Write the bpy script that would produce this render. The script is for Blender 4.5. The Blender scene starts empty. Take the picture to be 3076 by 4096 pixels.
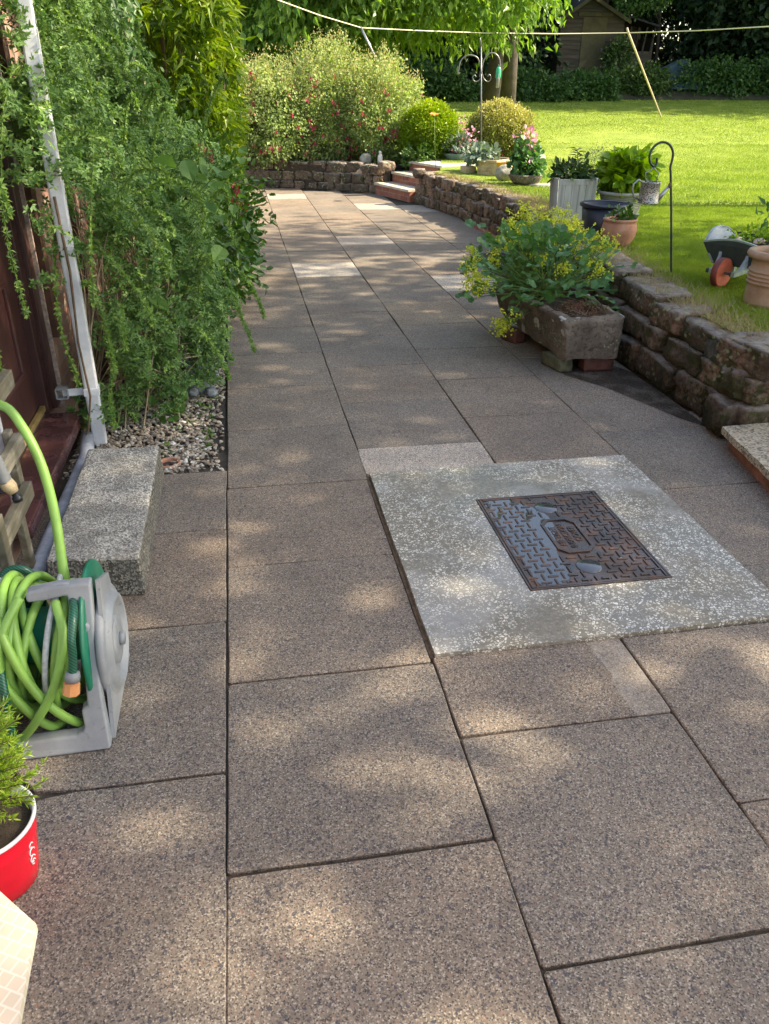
import bpy, math, random
import numpy as np
from mathutils import Vector, Matrix, noise
C = bpy.context.scene.collection
scn = bpy.context.scene
R = math.radians
# ------------------------------------------------------------------ camera
CAM = np.array([0.13043, -1.18054, 1.49985])
RI = np.array([0.98520615, -0.17124284, 0.00668778])
UP = np.array([0.07488201, 0.46526228, 0.88199983])
FW = np.array([0.15414772, 0.86845086, -0.47120227])
cd = bpy.data.cameras.new('camera'); cam = bpy.data.objects.new('camera', cd); C.objects.link(cam)
cd.sensor_fit = 'HORIZONTAL'; cd.sensor_width = 36.0; cd.lens = 3181.1 / 3076 * 36
cd.clip_start = 0.02; cd.clip_end = 400
cam.matrix_world = Matrix(((RI[0], UP[0], -FW[0], CAM[0]), (RI[1], UP[1], -FW[1], CAM[1]), (RI[2], UP[2], -FW[2], CAM[2]), (0, 0, 0, 1)))
scn.camera = cam
# ------------------------------------------------------------------ world, sun, exposure
SUN = Vector((0.985, -0.12, 0)).normalized() * math.cos(R(40)); SUN.z = math.sin(R(40))
w = bpy.data.worlds.new('World'); scn.world = w; w.use_nodes = True
nt = w.node_tree; bg = nt.nodes['Background']
sk = nt.nodes.new('ShaderNodeTexSky'); sk.sky_type = 'NISHITA'; sk.sun_disc = False
sk.sun_elevation = R(40); sk.sun_rotation = math.atan2(SUN.x, SUN.y); sk.air_density = 1.0; sk.dust_density = 1.5; sk.ozone_density = 1.0
nt.links.new(sk.outputs[0], bg.inputs[0]); bg.inputs[1].default_value = 0.15
sl = bpy.data.lights.new('sun', 'SUN'); sl.energy = 4.3; sl.angle = R(0.55); sl.color = (1.0, 0.93, 0.80)
so = bpy.data.objects.new('sun', sl); C.objects.link(so); so.rotation_euler = SUN.to_track_quat('Z', 'Y').to_euler()
scn.view_settings.view_transform = 'Standard'; scn.view_settings.look = 'None'
scn.view_settings.exposure = 1.74; scn.view_settings.gamma = 1.0
scn.view_settings.use_white_balance = True; scn.view_settings.white_balance_temperature = 7700; scn.view_settings.white_balance_tint = 8
scn.render.engine = 'CYCLES'
try:
    scn.cycles.max_bounces = 6; scn.cycles.diffuse_bounces = 3; scn.cycles.glossy_bounces = 2
    scn.cycles.transmission_bounces = 4; scn.cycles.transparent_max_bounces = 4
except Exception: pass

# ------------------------------------------------------------------ placing helpers
KD = 3076 / 1661
def ray(px, py): return FW + RI * ((px * KD - 1538) / 3181.1) + UP * ((2048 - py * KD) / 3181.1)
def gz(px, py, z=0.0):
    d = ray(px, py); return CAM + d * ((z - CAM[2]) / d[2])
def gy(px, py, y):
    d = ray(px, py); return CAM + d * ((y - CAM[1]) / d[1])
def zl(y): return 0.42 + .03 * min(max(y - 10.3, 0), 2) + 0.062 * max(y - 12.3, 0.0)
def zlv(y): return 0.42 + .03 * np.clip(y - 10.3, 0, 2) + 0.062 * np.maximum(y - 12.3, 0.0)
WALL = [(2.30, 1.80), (2.40, 2.2), (2.40, 3.2), (2.50, 4.2), (2.74, 5.8), (2.90, 6.8), (3.0, 7.7), (3.03, 8.3), (2.94, 9.6), (2.73, 10.9)]
def wallx(y):
    ys = [p[1] for p in WALL]; xs = [p[0] for p in WALL]
    return np.interp(y, ys, xs)

# ------------------------------------------------------------------ object helpers
def tag(o, label, cat, group=None, kind=None):
    if label: o['label'] = label
    if cat: o['category'] = cat
    if group: o['group'] = group
    if kind: o['kind'] = kind
    return o
def thing(name, loc, label, cat, group=None):
    o = bpy.data.objects.new(name, None); C.objects.link(o); o.location = loc; o.empty_display_size = 0.05
    return tag(o, label, cat, group)
def rootloc(o):
    v = Vector((0, 0, 0))
    while o is not None: v = v + Vector(o.location); o = o.parent
    return v
class MB:
    def __init__(s): s.v = []; s.f = []; s.sm = []
    def add(s, vs, fs, smooth=False):
        n = len(s.v); s.v += [tuple(v) for v in vs]; s.f += [tuple(i + n for i in f) for f in fs]; s.sm += [smooth] * len(fs); return s
    def hexa(s, p):   # 8 points: bottom 4 ccw, top 4 ccw
        return s.add(p, [(3, 2, 1, 0), (4, 5, 6, 7), (0, 1, 5, 4), (1, 2, 6, 5), (2, 3, 7, 6), (3, 0, 4, 7)])
    def box(s, c, d, rz=0.0, ax=None, bev=0.0):
        c = Vector(c)
        if ax: X, Y, Z = [Vector(a) for a in ax]
        else: X = Vector((math.cos(rz), math.sin(rz), 0)); Y = Vector((-math.sin(rz), math.cos(rz), 0)); Z = Vector((0, 0, 1))
        hx, hy, hz = d[0] / 2, d[1] / 2, d[2] / 2
        if bev <= 0:
            return s.hexa([c + X * a * hx + Y * b * hy + Z * e * hz for e in (-1, 1) for a, b in ((-1, -1), (1, -1), (1, 1), (-1, 1))])
        b0 = min(bev, hx * .9, hy * .9, hz * .9)
        bm = __import__('bmesh').new(); bmesh = __import__('bmesh')
        bmesh.ops.create_cube(bm, size=1)
        for v in bm.verts: v.co = Vector((v.co.x * 2 * hx, v.co.y * 2 * hy, v.co.z * 2 * hz))
        bmesh.ops.bevel(bm, geom=list(bm.edges), offset=b0, segments=2, profile=.5, affect='EDGES')
        bm.verts.index_update()
        vs = [c + X * v.co.x + Y * v.co.y + Z * v.co.z for v in bm.verts]; fs = [[v.index for v in f.verts] for f in bm.faces]
        bm.free(); return s.add(vs, fs)
    def tube(s, pts, r, seg=8, cap=True, smooth=True):
        pts = [Vector(p) for p in pts]; n = len(pts)
        rr = r if isinstance(r, (list, tuple)) else [r] * n
        t0 = (pts[1] - pts[0]).normalized(); a = Vector((0, 0, 1)) if abs(t0.z) < .9 else Vector((1, 0, 0))
        u = t0.cross(a).normalized(); vs = []
        for i, p in enumerate(pts):
            t = (pts[min(i + 1, n - 1)] - pts[max(i - 1, 0)])
            t = t.normalized() if t.length > 1e-9 else t0
            u = (u - t * u.dot(t)).normalized(); w_ = t.cross(u)
            for k in range(seg):
                q = 2 * math.pi * k / seg; vs.append(p + (u * math.cos(q) + w_ * math.sin(q)) * rr[i])
        fs = [(i * seg + k, i * seg + (k + 1) % seg, (i + 1) * seg + (k + 1) % seg, (i + 1) * seg + k) for i in range(n - 1) for k in range(seg)]
        if cap: fs += [tuple(range(seg - 1, -1, -1)), tuple((n - 1) * seg + k for k in range(seg))]
        return s.add(vs, fs, smooth)
    def lathe(s, prof, c=(0, 0, 0), seg=32, smooth=True, ax=None, sx=1.0, sy=1.0):
        c = Vector(c); X, Y, Z = [Vector(a) for a in (ax or ((1, 0, 0), (0, 1, 0), (0, 0, 1)))]
        vs = []; n = len(prof)
        for r, z in prof:
            for k in range(seg):
                q = 2 * math.pi * k / seg; vs.append(c + X * r * sx * math.cos(q) + Y * r * sy * math.sin(q) + Z * z)
        fs = [(i * seg + k, i * seg + (k + 1) % seg, (i + 1) * seg + (k + 1) % seg, (i + 1) * seg + k) for i in range(n - 1) for k in range(seg)]
        return s.add(vs, fs, smooth)
    def prism(s, poly, z0, z1):
        n = len(poly); vs = [(p[0], p[1], z0) for p in poly] + [(p[0], p[1], z1) for p in poly]
        return s.add(vs, [tuple(range(n - 1, -1, -1)), tuple(range(n, 2 * n))] + [(i, (i + 1) % n, n + (i + 1) % n, n + i) for i in range(n)])
    def extr(s, poly, n):  # polygon of 3-D points extruded by vector n
        m = len(poly); n = Vector(n); a = [Vector(p) for p in poly]
        return s.add(a + [p + n for p in a], [tuple(range(m - 1, -1, -1)), tuple(range(m, 2 * m))] + [(i, (i + 1) % m, m + (i + 1) % m, m + i) for i in range(m)])
    def stone(s, c, d, ang=0.0, seed=0, amp=0.12, res=5, rnd=0.45, tilt=0.0):
        ca, sa = math.cos(ang), math.sin(ang); c = Vector(c)
        off = Vector((seed * 7.13, seed * 3.7, seed * 1.9)); idx = {}; vs = []; fs = []
        def vert(i, j, k):
            key = (i, j, k)
            if key in idx: return idx[key]
            p = Vector((2 * i / res - 1, 2 * j / res - 1, 2 * k / res - 1)); q = p.normalized()
            L = max(abs(p.x), abs(p.y), abs(p.z)); p = p.lerp(q * L * 1.15, rnd)
            m = 1 + amp * noise.noise(p * 1.6 + off) * 2 + amp * .55 * noise.noise(p * 4.5 + off) - amp * .7 * abs(noise.noise(p * 2.6 - off))
            p = Vector((p.x * d[0] / 2, p.y * d[1] / 2, p.z * d[2] / 2)) * m
            p.z += tilt * p.x
            vs.append(c + Vector((p.x * ca - p.y * sa, p.x * sa + p.y * ca, p.z))); idx[key] = len(vs) - 1; return idx[key]
        for a in range(3):
            for sd in (0, res):
                for i in range(res):
                    for j in range(res):
                        q = []
                        for di, dj in ((0, 0), (1, 0), (1, 1), (0, 1)):
                            t = [0, 0, 0]; t[a] = sd; t[(a + 1) % 3] = i + di; t[(a + 2) % 3] = j + dj; q.append(vert(*t))
                        fs.append(tuple(q if sd else q[::-1]))
        return s.add(vs, fs, True)
    def obj(s, name, mat, parent=None, loc=None, autos=None):
        base = rootloc(parent) if parent is not None else Vector(loc if loc is not None else (0, 0, 0))
        me = bpy.data.meshes.new(name); me.from_pydata([(v[0] - base.x, v[1] - base.y, v[2] - base.z) for v in s.v], [], s.f)
        me.polygons.foreach_set('use_smooth', s.sm); me.update()
        if mat: me.materials.append(mat)
        o = bpy.data.objects.new(name, me); C.objects.link(o)
        if parent is not None: o.parent = parent
        else: o.location = base
        return o
def npobj(name, V, F, mat, parent=None, loc=None, rnd=None, smooth=False):
    base = rootloc(parent) if parent is not None else Vector(loc if loc is not None else (0, 0, 0))
    V = np.asarray(V, dtype=np.float32) - np.array(base, dtype=np.float32); F = np.asarray(F, dtype=np.int32)
    m, k = F.shape; me = bpy.data.meshes.new(name)
    me.vertices.add(len(V)); me.vertices.foreach_set('co', V.ravel())
    me.loops.add(m * k); me.loops.foreach_set('vertex_index', F.ravel())
    me.polygons.add(m); me.polygons.foreach_set('loop_start', np.arange(0, m * k, k, dtype=np.int32)); me.polygons.foreach_set('loop_total', np.full(m, k, dtype=np.int32))
    me.polygons.foreach_set('use_smooth', np.full(m, smooth))
    if rnd is not None:
        a = me.attributes.new('rnd', 'FLOAT', 'FACE'); a.data.foreach_set('value', np.asarray(rnd, dtype=np.float32))
    me.update(calc_edges=True); me.validate()
    if mat: me.materials.append(mat)
    o = bpy.data.objects.new(name, me); C.objects.link(o)
    if parent is not None: o.parent = parent
    else: o.location = base
    return o
rng = np.random.default_rng(7)
def nrmz(a): return a / np.maximum(np.linalg.norm(a, axis=1, keepdims=True), 1e-9)
def circ(n, r=.5, cx=.5, lobes=0, dep=0.0):
    out = []
    for k in range(n):
        q = 2 * math.pi * k / n; rr = r * (1 - dep * (0.5 + 0.5 * math.cos(lobes * q))) if lobes else r
        out.append((cx - rr * math.cos(q), rr * math.sin(q), 0.08 * math.sin(3 * q) if lobes else 0))
    return out
TPL = {
    'leaf': ([(0, 0, 0), (.38, -.5, .10), (1, 0, -.12), (.38, .5, .10), (.45, 0, -.02)], [(0, 1, 2, 4), (0, 4, 2, 3)]),
    'quad': ([(0, 0, 0), (.45, -.5, .05), (1, 0, -.06), (.45, .5, .05)], [(0, 1, 2, 3)]),
    'oval': ([(0, 0, 0), (.25, -.42, .06), (.7, -.42, .04), (1, 0, -.06), (.7, .42, .04), (.25, .42, .06), (.5, 0, -.03)], [(0, 1, 2, 6), (6, 2, 3, 4), (0, 6, 4, 5)]),
    'blade': ([(0, -.5, 0), (0, .5, 0), (.55, .38, .0), (.55, -.38, .0), (1, 0, -.12), (.98, .05, -.12)], [(0, 1, 2, 3), (3, 2, 5, 4)]),
    'petal': ([(0, 0, 0), (.6, -.5, .05), (1, 0, 0), (.6, .5, .05)], [(0, 1, 2, 3)]),
}
hz = [(.5, 0, -.06)] + [(.5 - .5 * math.cos(2 * math.pi * k / 16) * (1 + (.12 if k == 8 else 0)), .47 * math.sin(2 * math.pi * k / 16) * (1 if k % 2 else .88), .09 * abs(math.sin(2 * math.pi * k / 16)) - (.08 if k == 8 else 0)) for k in range(16)]
TPL['hazel'] = (hz, [(0, 1 + i, 1 + i + 1, 1 + (i + 2) % 16) for i in range(0, 16, 2)])
lb = [(.5, 0, -.10)] + circ(24, .56, .5, 7, .22)
TPL['lobed'] = (lb, [(0, 1 + i, 1 + i + 1, 1 + (i + 2) % 24) for i in range(0, 24, 2)])
def leaves(name, P, D, N, L, W, tpl, mat, parent=None, loc=None, rnd=None):
    P = np.asarray(P, float); n = len(P); D = nrmz(np.asarray(D, float)); N = np.asarray(N, float)
    S = nrmz(np.cross(D, N)); N = np.cross(S, D)
    L = np.broadcast_to(L, n).reshape(n, 1, 1); W = np.broadcast_to(W, n).reshape(n, 1, 1)
    tv, tf = TPL[tpl]; T = np.array(tv); k = len(T)
    V = P[:, None] + D[:, None] * T[None, :, 0:1] * L + S[:, None] * T[None, :, 1:2] * W + N[:, None] * T[None, :, 2:3] * L
    F = (np.arange(n)[:, None, None] * k + np.array(tf)[None]).reshape(-1, len(tf[0]))
    r = rng.random(n) if rnd is None else rnd
    return npobj(name, V.reshape(-1, 3), F, mat, parent, loc, np.repeat(r, len(tf)))
def cloud(c, rad, ncl, per, cs, shell=.35, bump=.25, seed=0, zmin=None, flat=1.0):
    """clusters in an uneven ellipsoid; returns leaf points, outward vectors, cluster centres, cluster ids"""
    g = np.random.default_rng(seed + 100)
    d = nrmz(g.normal(size=(ncl, 3))); c = np.array(c, float); rad = np.array(rad, float)
    b = np.array([noise.noise(Vector(tuple(x * 1.7 + seed * 5.1))) + .5 * noise.noise(Vector(tuple(x * 4 + seed))) for x in d])
    r = (1 - shell * g.random(ncl) ** 1.6) * (1 + bump * b * 1.6)
    cc = c + d * r[:, None] * rad
    if zmin is not None: cc[:, 2] = np.maximum(cc[:, 2], zmin + .02 * g.random(ncl))
    P = np.repeat(cc, per, 0) + g.normal(size=(ncl * per, 3)) * cs * np.array([1, 1, flat])
    O = nrmz((P - c) / rad)
    return P, O, cc, np.repeat(np.arange(ncl), per)
def boxcloud(lo, hi, n, seed=0):
    g = np.random.default_rng(seed); return g.random((n, 3)) * (np.array(hi) - np.array(lo)) + np.array(lo)
def stems(name, base, tips, r0, r1, mat, parent, seg=5, bow=.15, seed=1, spread=.0):
    g = random.Random(seed); m = MB()
    for t in tips:
        b = Vector(base) + Vector((g.uniform(-spread, spread), g.uniform(-spread, spread), 0)); t = Vector(tuple(t)); L = (t - b).length
        mid = b.lerp(t, .5) + Vector((g.uniform(-1, 1), g.uniform(-1, 1), g.uniform(0, 1))) * bow * L
        pts = [b * (1 - u) ** 2 + mid * 2 * u * (1 - u) + t * u * u for u in (0, .25, .5, .75, 1)]
        m.tube(pts, [r0 + (r1 - r0) * u for u in (0, .25, .5, .75, 1)], seg, cap=False)
    return m.obj(name, mat, parent)

# ------------------------------------------------------------------ materials
class NG:
    def __init__(s, name):
        s.m = bpy.data.materials.new(name); s.m.use_nodes = True; s.t = s.m.node_tree; s.b = s.t.nodes['Principled BSDF']; s.out = s.t.nodes['Material Output']
        g = s.t.nodes.new('ShaderNodeNewGeometry'); s.pos = g.outputs['Position']; s.geo = g
    def n(s, typ, ins=None, **kw):
        x = s.t.nodes.new('ShaderNode' + typ)
        for k, v in kw.items(): setattr(x, k, v)
        for k, v in (ins or {}).items(): s.set(x.inputs[k], v)
        return x
    def set(s, sock, v):
        if isinstance(v, bpy.types.NodeSocket): s.t.links.new(v, sock)
        elif isinstance(v, (tuple, list)) and len(v) == 3 and sock.type == 'RGBA': sock.default_value = (*v, 1)
        else: sock.default_value = v
    def p(s, **kw):
        for k, v in kw.items(): s.set(s.b.inputs[k.replace('_', ' ')], v)
        return s.m
    def noise(s, sc, det=4, rough=.55, vec=None, dist=0.0): return s.n('TexNoise', {'Vector': vec or s.pos, 'Scale': sc, 'Detail': det, 'Roughness': rough, 'Distortion': dist}).outputs[0]
    def vor(s, sc, feat='F1', vec=None, out='Distance', rand=1.0): return s.n('TexVoronoi', {'Vector': vec or s.pos, 'Scale': sc, 'Randomness': rand}, feature=feat).outputs[out]
    def ramp(s, f, *st, interp='LINEAR'):
        r = s.n('ValToRGB', {'Fac': f}); cr = r.color_ramp; cr.interpolation = interp
        while len(cr.elements) < len(st): cr.elements.new(.5)
        for e, (p_, c_) in zip(cr.elements, st): e.position = p_; e.color = (*c_, 1) if isinstance(c_, (tuple, list)) else (c_, c_, c_, 1)
        return r.outputs[0]
    def mix(s, f, a, b, mode='MIX'):
        x = s.n('MixRGB', {'Fac': f, 'Color1': a, 'Color2': b}, blend_type=mode); return x.outputs[0]
    def math(s, op, a, b=0.0): return s.n('Math', {0: a, 1: b}, operation=op).outputs[0]
    def attr(s, name): return s.n('Attribute', attribute_name=name, attribute_type='GEOMETRY').outputs['Fac']
    def bump(s, h, st=.3, d=.01): s.t.links.new(s.n('Bump', {'Height': h, 'Strength': st, 'Distance': d}).outputs[0], s.b.inputs['Normal'])
    def scale(s, v): return s.n('Mapping', {'Vector': s.pos, 'Scale': v}).outputs[0]
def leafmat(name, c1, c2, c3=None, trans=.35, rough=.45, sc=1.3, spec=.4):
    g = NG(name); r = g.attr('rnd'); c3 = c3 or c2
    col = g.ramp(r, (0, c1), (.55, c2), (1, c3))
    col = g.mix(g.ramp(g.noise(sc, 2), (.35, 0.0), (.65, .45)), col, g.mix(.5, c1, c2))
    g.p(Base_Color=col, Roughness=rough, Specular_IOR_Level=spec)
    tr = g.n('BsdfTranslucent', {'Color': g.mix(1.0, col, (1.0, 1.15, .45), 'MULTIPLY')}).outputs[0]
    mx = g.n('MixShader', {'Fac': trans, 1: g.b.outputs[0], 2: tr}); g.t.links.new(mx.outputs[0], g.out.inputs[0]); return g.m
def plain(name, c, rough=.6, var=.25, sc=8, metal=0.0, bump=.0, spec=.5):
    g = NG(name); d = tuple(x * (1 - var) for x in c); l = tuple(min(1, x * (1 + var)) for x in c)
    n_ = g.noise(sc, 5, .6); g.p(Base_Color=g.ramp(n_, (.3, d), (.7, l)), Roughness=rough, Metallic=metal, Specular_IOR_Level=spec)
    if bump: g.bump(g.noise(sc * 6, 4), bump, .01)
    return g.m
def aggregate(name, base, dark, light, sc=190, attr=True, bump=.35):
    g = NG(name)
    v = g.n('TexVoronoi', {'Vector': g.pos, 'Scale': sc, 'Randomness': 1.0}); cell = g.n('SeparateColor', {0: v.outputs['Color']}).outputs[0]
    v2 = g.n('TexVoronoi', {'Vector': g.pos, 'Scale': sc * .5}); cell2 = g.n('SeparateColor', {0: v2.outputs['Color']}).outputs[1]
    a = g.ramp(cell, (0, dark), (.16, tuple(x * .5 for x in base)), (.26, tuple(x * .85 for x in base)), (.62, base), (.82, tuple(x * 1.22 for x in base)), (.98, light))
    a = g.mix(g.ramp(cell2, (.93, 0), (.95, .75)), a, (dark[0] * 1.2, dark[1] * 1.2, dark[2] * 1.4))
    a = g.mix(g.ramp(cell2, (.02, .5), (.035, 0)), a, (base[0] * 1.35, base[1] * .95, base[2] * .85))
    big = g.ramp(g.noise(1.6, 4, .6), (.32, (.80, .79, .79)), (.68, (1.14, 1.12, 1.09)))
    a = g.mix(1.0, a, big, 'MULTIPLY')
    a = g.mix(g.ramp(g.n('TexVoronoi', {'Vector': g.pos, 'Scale': 34}).outputs['Distance'], (.05, .55), (.08, 0)), a, light)
    st = g.ramp(g.noise(5.5, 5, .7), (.30, (.86, .86, .87)), (.5, (1, 1, 1)))
    a = g.mix(1.0, a, st, 'MULTIPLY')
    if attr:
        sx_ = g.n('SeparateXYZ', {0: g.pos}); wob = g.math('MULTIPLY', g.noise(9, 4), .06)
        f1 = g.ramp(g.math('ADD', sx_.outputs[0], wob), (1.10 / 2, 0), (1.13 / 2, 1)) if False else g.math('MULTIPLY', g.math('GREATER_THAN', g.math('ADD', sx_.outputs[0], wob), 1.125), g.math('LESS_THAN', sx_.outputs[0], 1.2))
        f1 = g.math('MULTIPLY', f1, g.math('MULTIPLY', g.math('GREATER_THAN', sx_.outputs[1], .32), g.math('LESS_THAN', sx_.outputs[1], .66)))
        a = g.mix(g.math('MULTIPLY', f1, g.ramp(g.noise(16, 4, .7), (.35, .05), (.65, .34))), a, (.50, .46, .40))
        t = g.attr('rnd'); a = g.mix(1.0, a, g.ramp(t, (0, (.88, .90, .91)), (.25, (.95, .95, .96)), (.5, (1.02, 1.0, .98)), (.75, (1.08, 1.01, .95)), (.84, (1.2, 1.12, 1.0)), (.86, (1.7, 1.75, 1.85)), (.95, (1.9, 1.95, 2.0)), (1, (2.5, 2.6, 2.7))), 'MULTIPLY')
    g.p(Base_Color=a, Roughness=g.ramp(g.noise(3, 4), (.35, .62), (.65, .85)), Specular_IOR_Level=.35)
    g.bump(g.math('ADD', v.outputs['Distance'], g.math('MULTIPLY', g.noise(700, 2), .4)), bump, .002)
    return g.m
M = {}
M['slab'] = aggregate('paving_slab', (.208, .172, .139), (.045, .047, .052), (.40, .36, .30), 330)
M['joint'] = plain('joint_soil', (.045, .037, .028), .95, .5, 30, bump=.5)
g = NG('block_concrete')
v = g.n('TexVoronoi', {'Vector': g.pos, 'Scale': 170}); cell = g.n('SeparateColor', {0: v.outputs['Color']}).outputs[0]
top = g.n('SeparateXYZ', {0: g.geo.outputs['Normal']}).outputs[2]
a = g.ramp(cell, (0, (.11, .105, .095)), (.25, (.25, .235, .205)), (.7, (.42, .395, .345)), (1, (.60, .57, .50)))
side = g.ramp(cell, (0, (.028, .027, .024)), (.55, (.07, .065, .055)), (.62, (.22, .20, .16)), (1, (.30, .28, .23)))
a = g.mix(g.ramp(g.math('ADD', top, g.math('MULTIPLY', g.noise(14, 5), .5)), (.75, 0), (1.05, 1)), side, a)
a = g.mix(g.ramp(g.noise(9, 6, .7), (.42, .55), (.56, 0)), a, (.11, .105, .095))
a = g.mix(g.ramp(g.vor(5), (.0, .45), (.07, 0)), a, (.28, .17, .07))
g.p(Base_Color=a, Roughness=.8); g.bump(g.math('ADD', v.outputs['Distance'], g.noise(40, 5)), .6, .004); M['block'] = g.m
g = NG('terrazzo')
v = g.n('TexVoronoi', {'Vector': g.mix(.02, g.pos, g.n('TexNoise', {'Vector': g.pos, 'Scale': 40}).outputs[1]), 'Scale': 84}); cs = g.n('SeparateColor', {0: v.outputs['Color']}); edge = g.n('TexVoronoi', {'Vector': g.pos, 'Scale': 84}, feature='DISTANCE_TO_EDGE').outputs[0]
chip = g.math('MULTIPLY', g.ramp(cs.outputs[0], (.44, 0), (.46, 1)), g.ramp(edge, (.13, 0), (.17, 1)))
v3 = g.n('TexVoronoi', {'Vector': g.pos, 'Scale': 150}); c3 = g.n('SeparateColor', {0: v3.outputs['Color']}); e3 = g.n('TexVoronoi', {'Vector': g.pos, 'Scale': 150}, feature='DISTANCE_TO_EDGE').outputs[0]
chip3 = g.math('MULTIPLY', g.ramp(c3.outputs[0], (.80, 0), (.82, 1)), g.ramp(e3, (.16, 0), (.2, 1)))
wear = g.ramp(g.noise(3.2, 3, .5, g.n('Mapping', {'Vector': g.pos, 'Location': (.3, 1.9, 0)}).outputs[0]), (.36, .15), (.46, 1))
wear2 = g.ramp(g.noise(2.6, 5, .65, g.n('Mapping', {'Vector': g.pos, 'Location': (5, 2, 1)}).outputs[0]), (.50, 0), (.60, 1))
base = g.ramp(g.noise(60, 4, .7), (.35, (.15, .135, .105)), (.65, (.22, .20, .16)))
base = g.mix(g.math('MULTIPLY', wear2, .55), base, (.32, .31, .29))
a = g.mix(g.math('MULTIPLY', g.math('MAXIMUM', chip, chip3), wear), base, g.ramp(cs.outputs[1], (0, (.42, .38, .30)), (.5, (.56, .53, .46)), (1, (.70, .68, .62))))
g.p(Base_Color=a, Roughness=g.ramp(g.noise(2.2, 3), (.42, .25), (.6, .7)), Specular_IOR_Level=.5); g.bump(g.noise(160, 3), .25, .002); M['terrazzo'] = g.m
g = NG('cast_iron'); wet = g.ramp(g.math('ADD', g.math('MULTIPLY', g.n('SeparateXYZ', {0: g.pos}).outputs[0], -1.5), g.math('MULTIPLY', g.noise(6, 3), .8)), (0, 0.), (1, 1.))
rust = g.noise(14, 6, .7)
g.p(Base_Color=g.ramp(rust, (.35, (.026, .020, .018)), (.52, (.075, .046, .036)), (.68, (.17, .085, .052))), Metallic=.3, Roughness=g.ramp(g.noise(7, 4), (.40, .16), (.62, .5)), Specular_IOR_Level=.7)
g.bump(g.noise(220, 3), .25, .001); M['iron'] = g.m
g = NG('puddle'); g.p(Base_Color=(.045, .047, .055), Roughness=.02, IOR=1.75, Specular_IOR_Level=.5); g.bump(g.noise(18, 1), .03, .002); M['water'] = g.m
def stonemat(name, k, moss, dampz=0.0):
    g = NG(name); n1 = g.noise(4.5, 6, .65); nn = g.noise(38, 5, .7)
    f = lambda c: tuple(x * k for x in c)
    a = g.ramp(n1, (.3, f((.075, .060, .048))), (.45, f((.15, .115, .088))), (.58, f((.25, .19, .145))), (.75, f((.36, .27, .20))))
    ri = g.geo.outputs['Random Per Island']; a = g.mix(1.0, a, g.ramp(ri, (0, (.62, .62, .62)), (.35, (.95, .90, .85)), (.6, (1.15, 1.05, 1.0)), (.85, (1.45, 1.25, 1.15)), (1, (.8, .85, .85))), 'MULTIPLY')
    a = g.mix(g.ramp(g.noise(9, 5, .7), (moss, 0), (moss + .10, .9)), a, (.050, .056, .018))
    a = g.mix(g.ramp(nn, (.38, .6), (.52, 0)), a, (.04, .034, .028))
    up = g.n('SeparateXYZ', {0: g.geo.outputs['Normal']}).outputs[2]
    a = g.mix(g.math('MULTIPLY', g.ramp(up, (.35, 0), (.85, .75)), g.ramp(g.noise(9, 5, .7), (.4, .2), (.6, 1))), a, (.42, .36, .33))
    a = g.mix(g.math('MULTIPLY', g.ramp(g.vor(26), (.28, 1), (.34, 0)), g.ramp(g.noise(3.3, 2), (.50, 0), (.55, .8))), a, (.30, .34, .20))
    if dampz: a = g.mix(1.0, a, g.ramp(g.math('ADD', g.math('MULTIPLY', g.n('SeparateXYZ', {0: g.pos}).outputs[2], 1 / dampz), g.math('MULTIPLY', g.noise(5, 4), .6)), (.45, (.42, .42, .40)), (.9, (1, 1, 1))), 'MULTIPLY')
    g.p(Base_Color=a, Roughness=.9, Specular_IOR_Level=.25); g.bump(g.math('ADD', nn, g.math('MULTIPLY', g.noise(12, 4), 1.8)), 1.0, .028); return g.m
M['stone'] = stonemat('sandstone', 1.05, .52); M['dampstone'] = stonemat('mossy_sandstone', 1.0, .46, .32)
g = NG('trough_stone'); nn = g.noise(45, 6, .7)
a = g.ramp(g.noise(7, 6, .65), (.3, (.105, .085, .066)), (.55, (.20, .165, .13)), (.75, (.30, .25, .195)))
a = g.mix(g.ramp(nn, (.36, .7), (.5, 0)), a, (.05, .042, .036))
a = g.mix(g.ramp(g.n('TexVoronoi', {'Vector': g.mix(.07, g.pos, g.n('TexNoise', {'Vector': g.pos, 'Scale': 22}).outputs[1]), 'Scale': 8.5}).outputs['Distance'], (.22, .95), (.26, 0)), a, g.ramp(g.noise(50, 3), (.4, (.42, .41, .38)), (.6, (.55, .54, .50))))
a = g.mix(g.math('MULTIPLY', g.ramp(g.vor(48), (.24, 1), (.3, 0)), g.ramp(g.noise(6, 2), (.52, 0), (.58, .9))), a, (.28, .36, .20))
g.p(Base_Color=a, Roughness=.9, Specular_IOR_Level=.2); g.bump(g.math('ADD', nn, g.noise(14, 4)), 1.0, .015); M['trough'] = g.m
M['mossbrick'] = plain('mossy_brick', (.10, .10, .055), .9, .5, 20, bump=.6)
M['mortar'] = plain('mortar', (.36, .27, .20), .95, .35, 9, bump=.5)
g = NG('damp_mortar'); a = g.ramp(g.noise(8, 6, .7), (.35, (.022, .024, .012)), (.5, (.05, .055, .02)), (.6, (.09, .075, .055)), (.75, (.26, .19, .15)))
g.p(Base_Color=a, Roughness=.95); g.bump(g.noise(60, 6, .8), 1.0, .02); M['damp'] = g.m
g = NG('lawn_grass')
z2 = g.scale((1, .6, 1)); a = g.ramp(g.noise(2.1, 5, .6), (.3, (.18, .25, .040)), (.6, (.30, .37, .065)), (.8, (.40, .44, .11)))
a = g.mix(g.ramp(g.noise(150, 4, .8, z2), (.35, .6), (.6, 0)), a, (.07, .14, .012))
a = g.mix(g.ramp(g.noise(45, 5, .8), (.5, 0), (.75, .5)), a, (.24, .27, .07))
g.p(Base_Color=a, Roughness=.75, Specular_IOR_Level=.25); g.bump(g.noise(120, 4, .8), .8, .02); M['lawn'] = g.m
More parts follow.
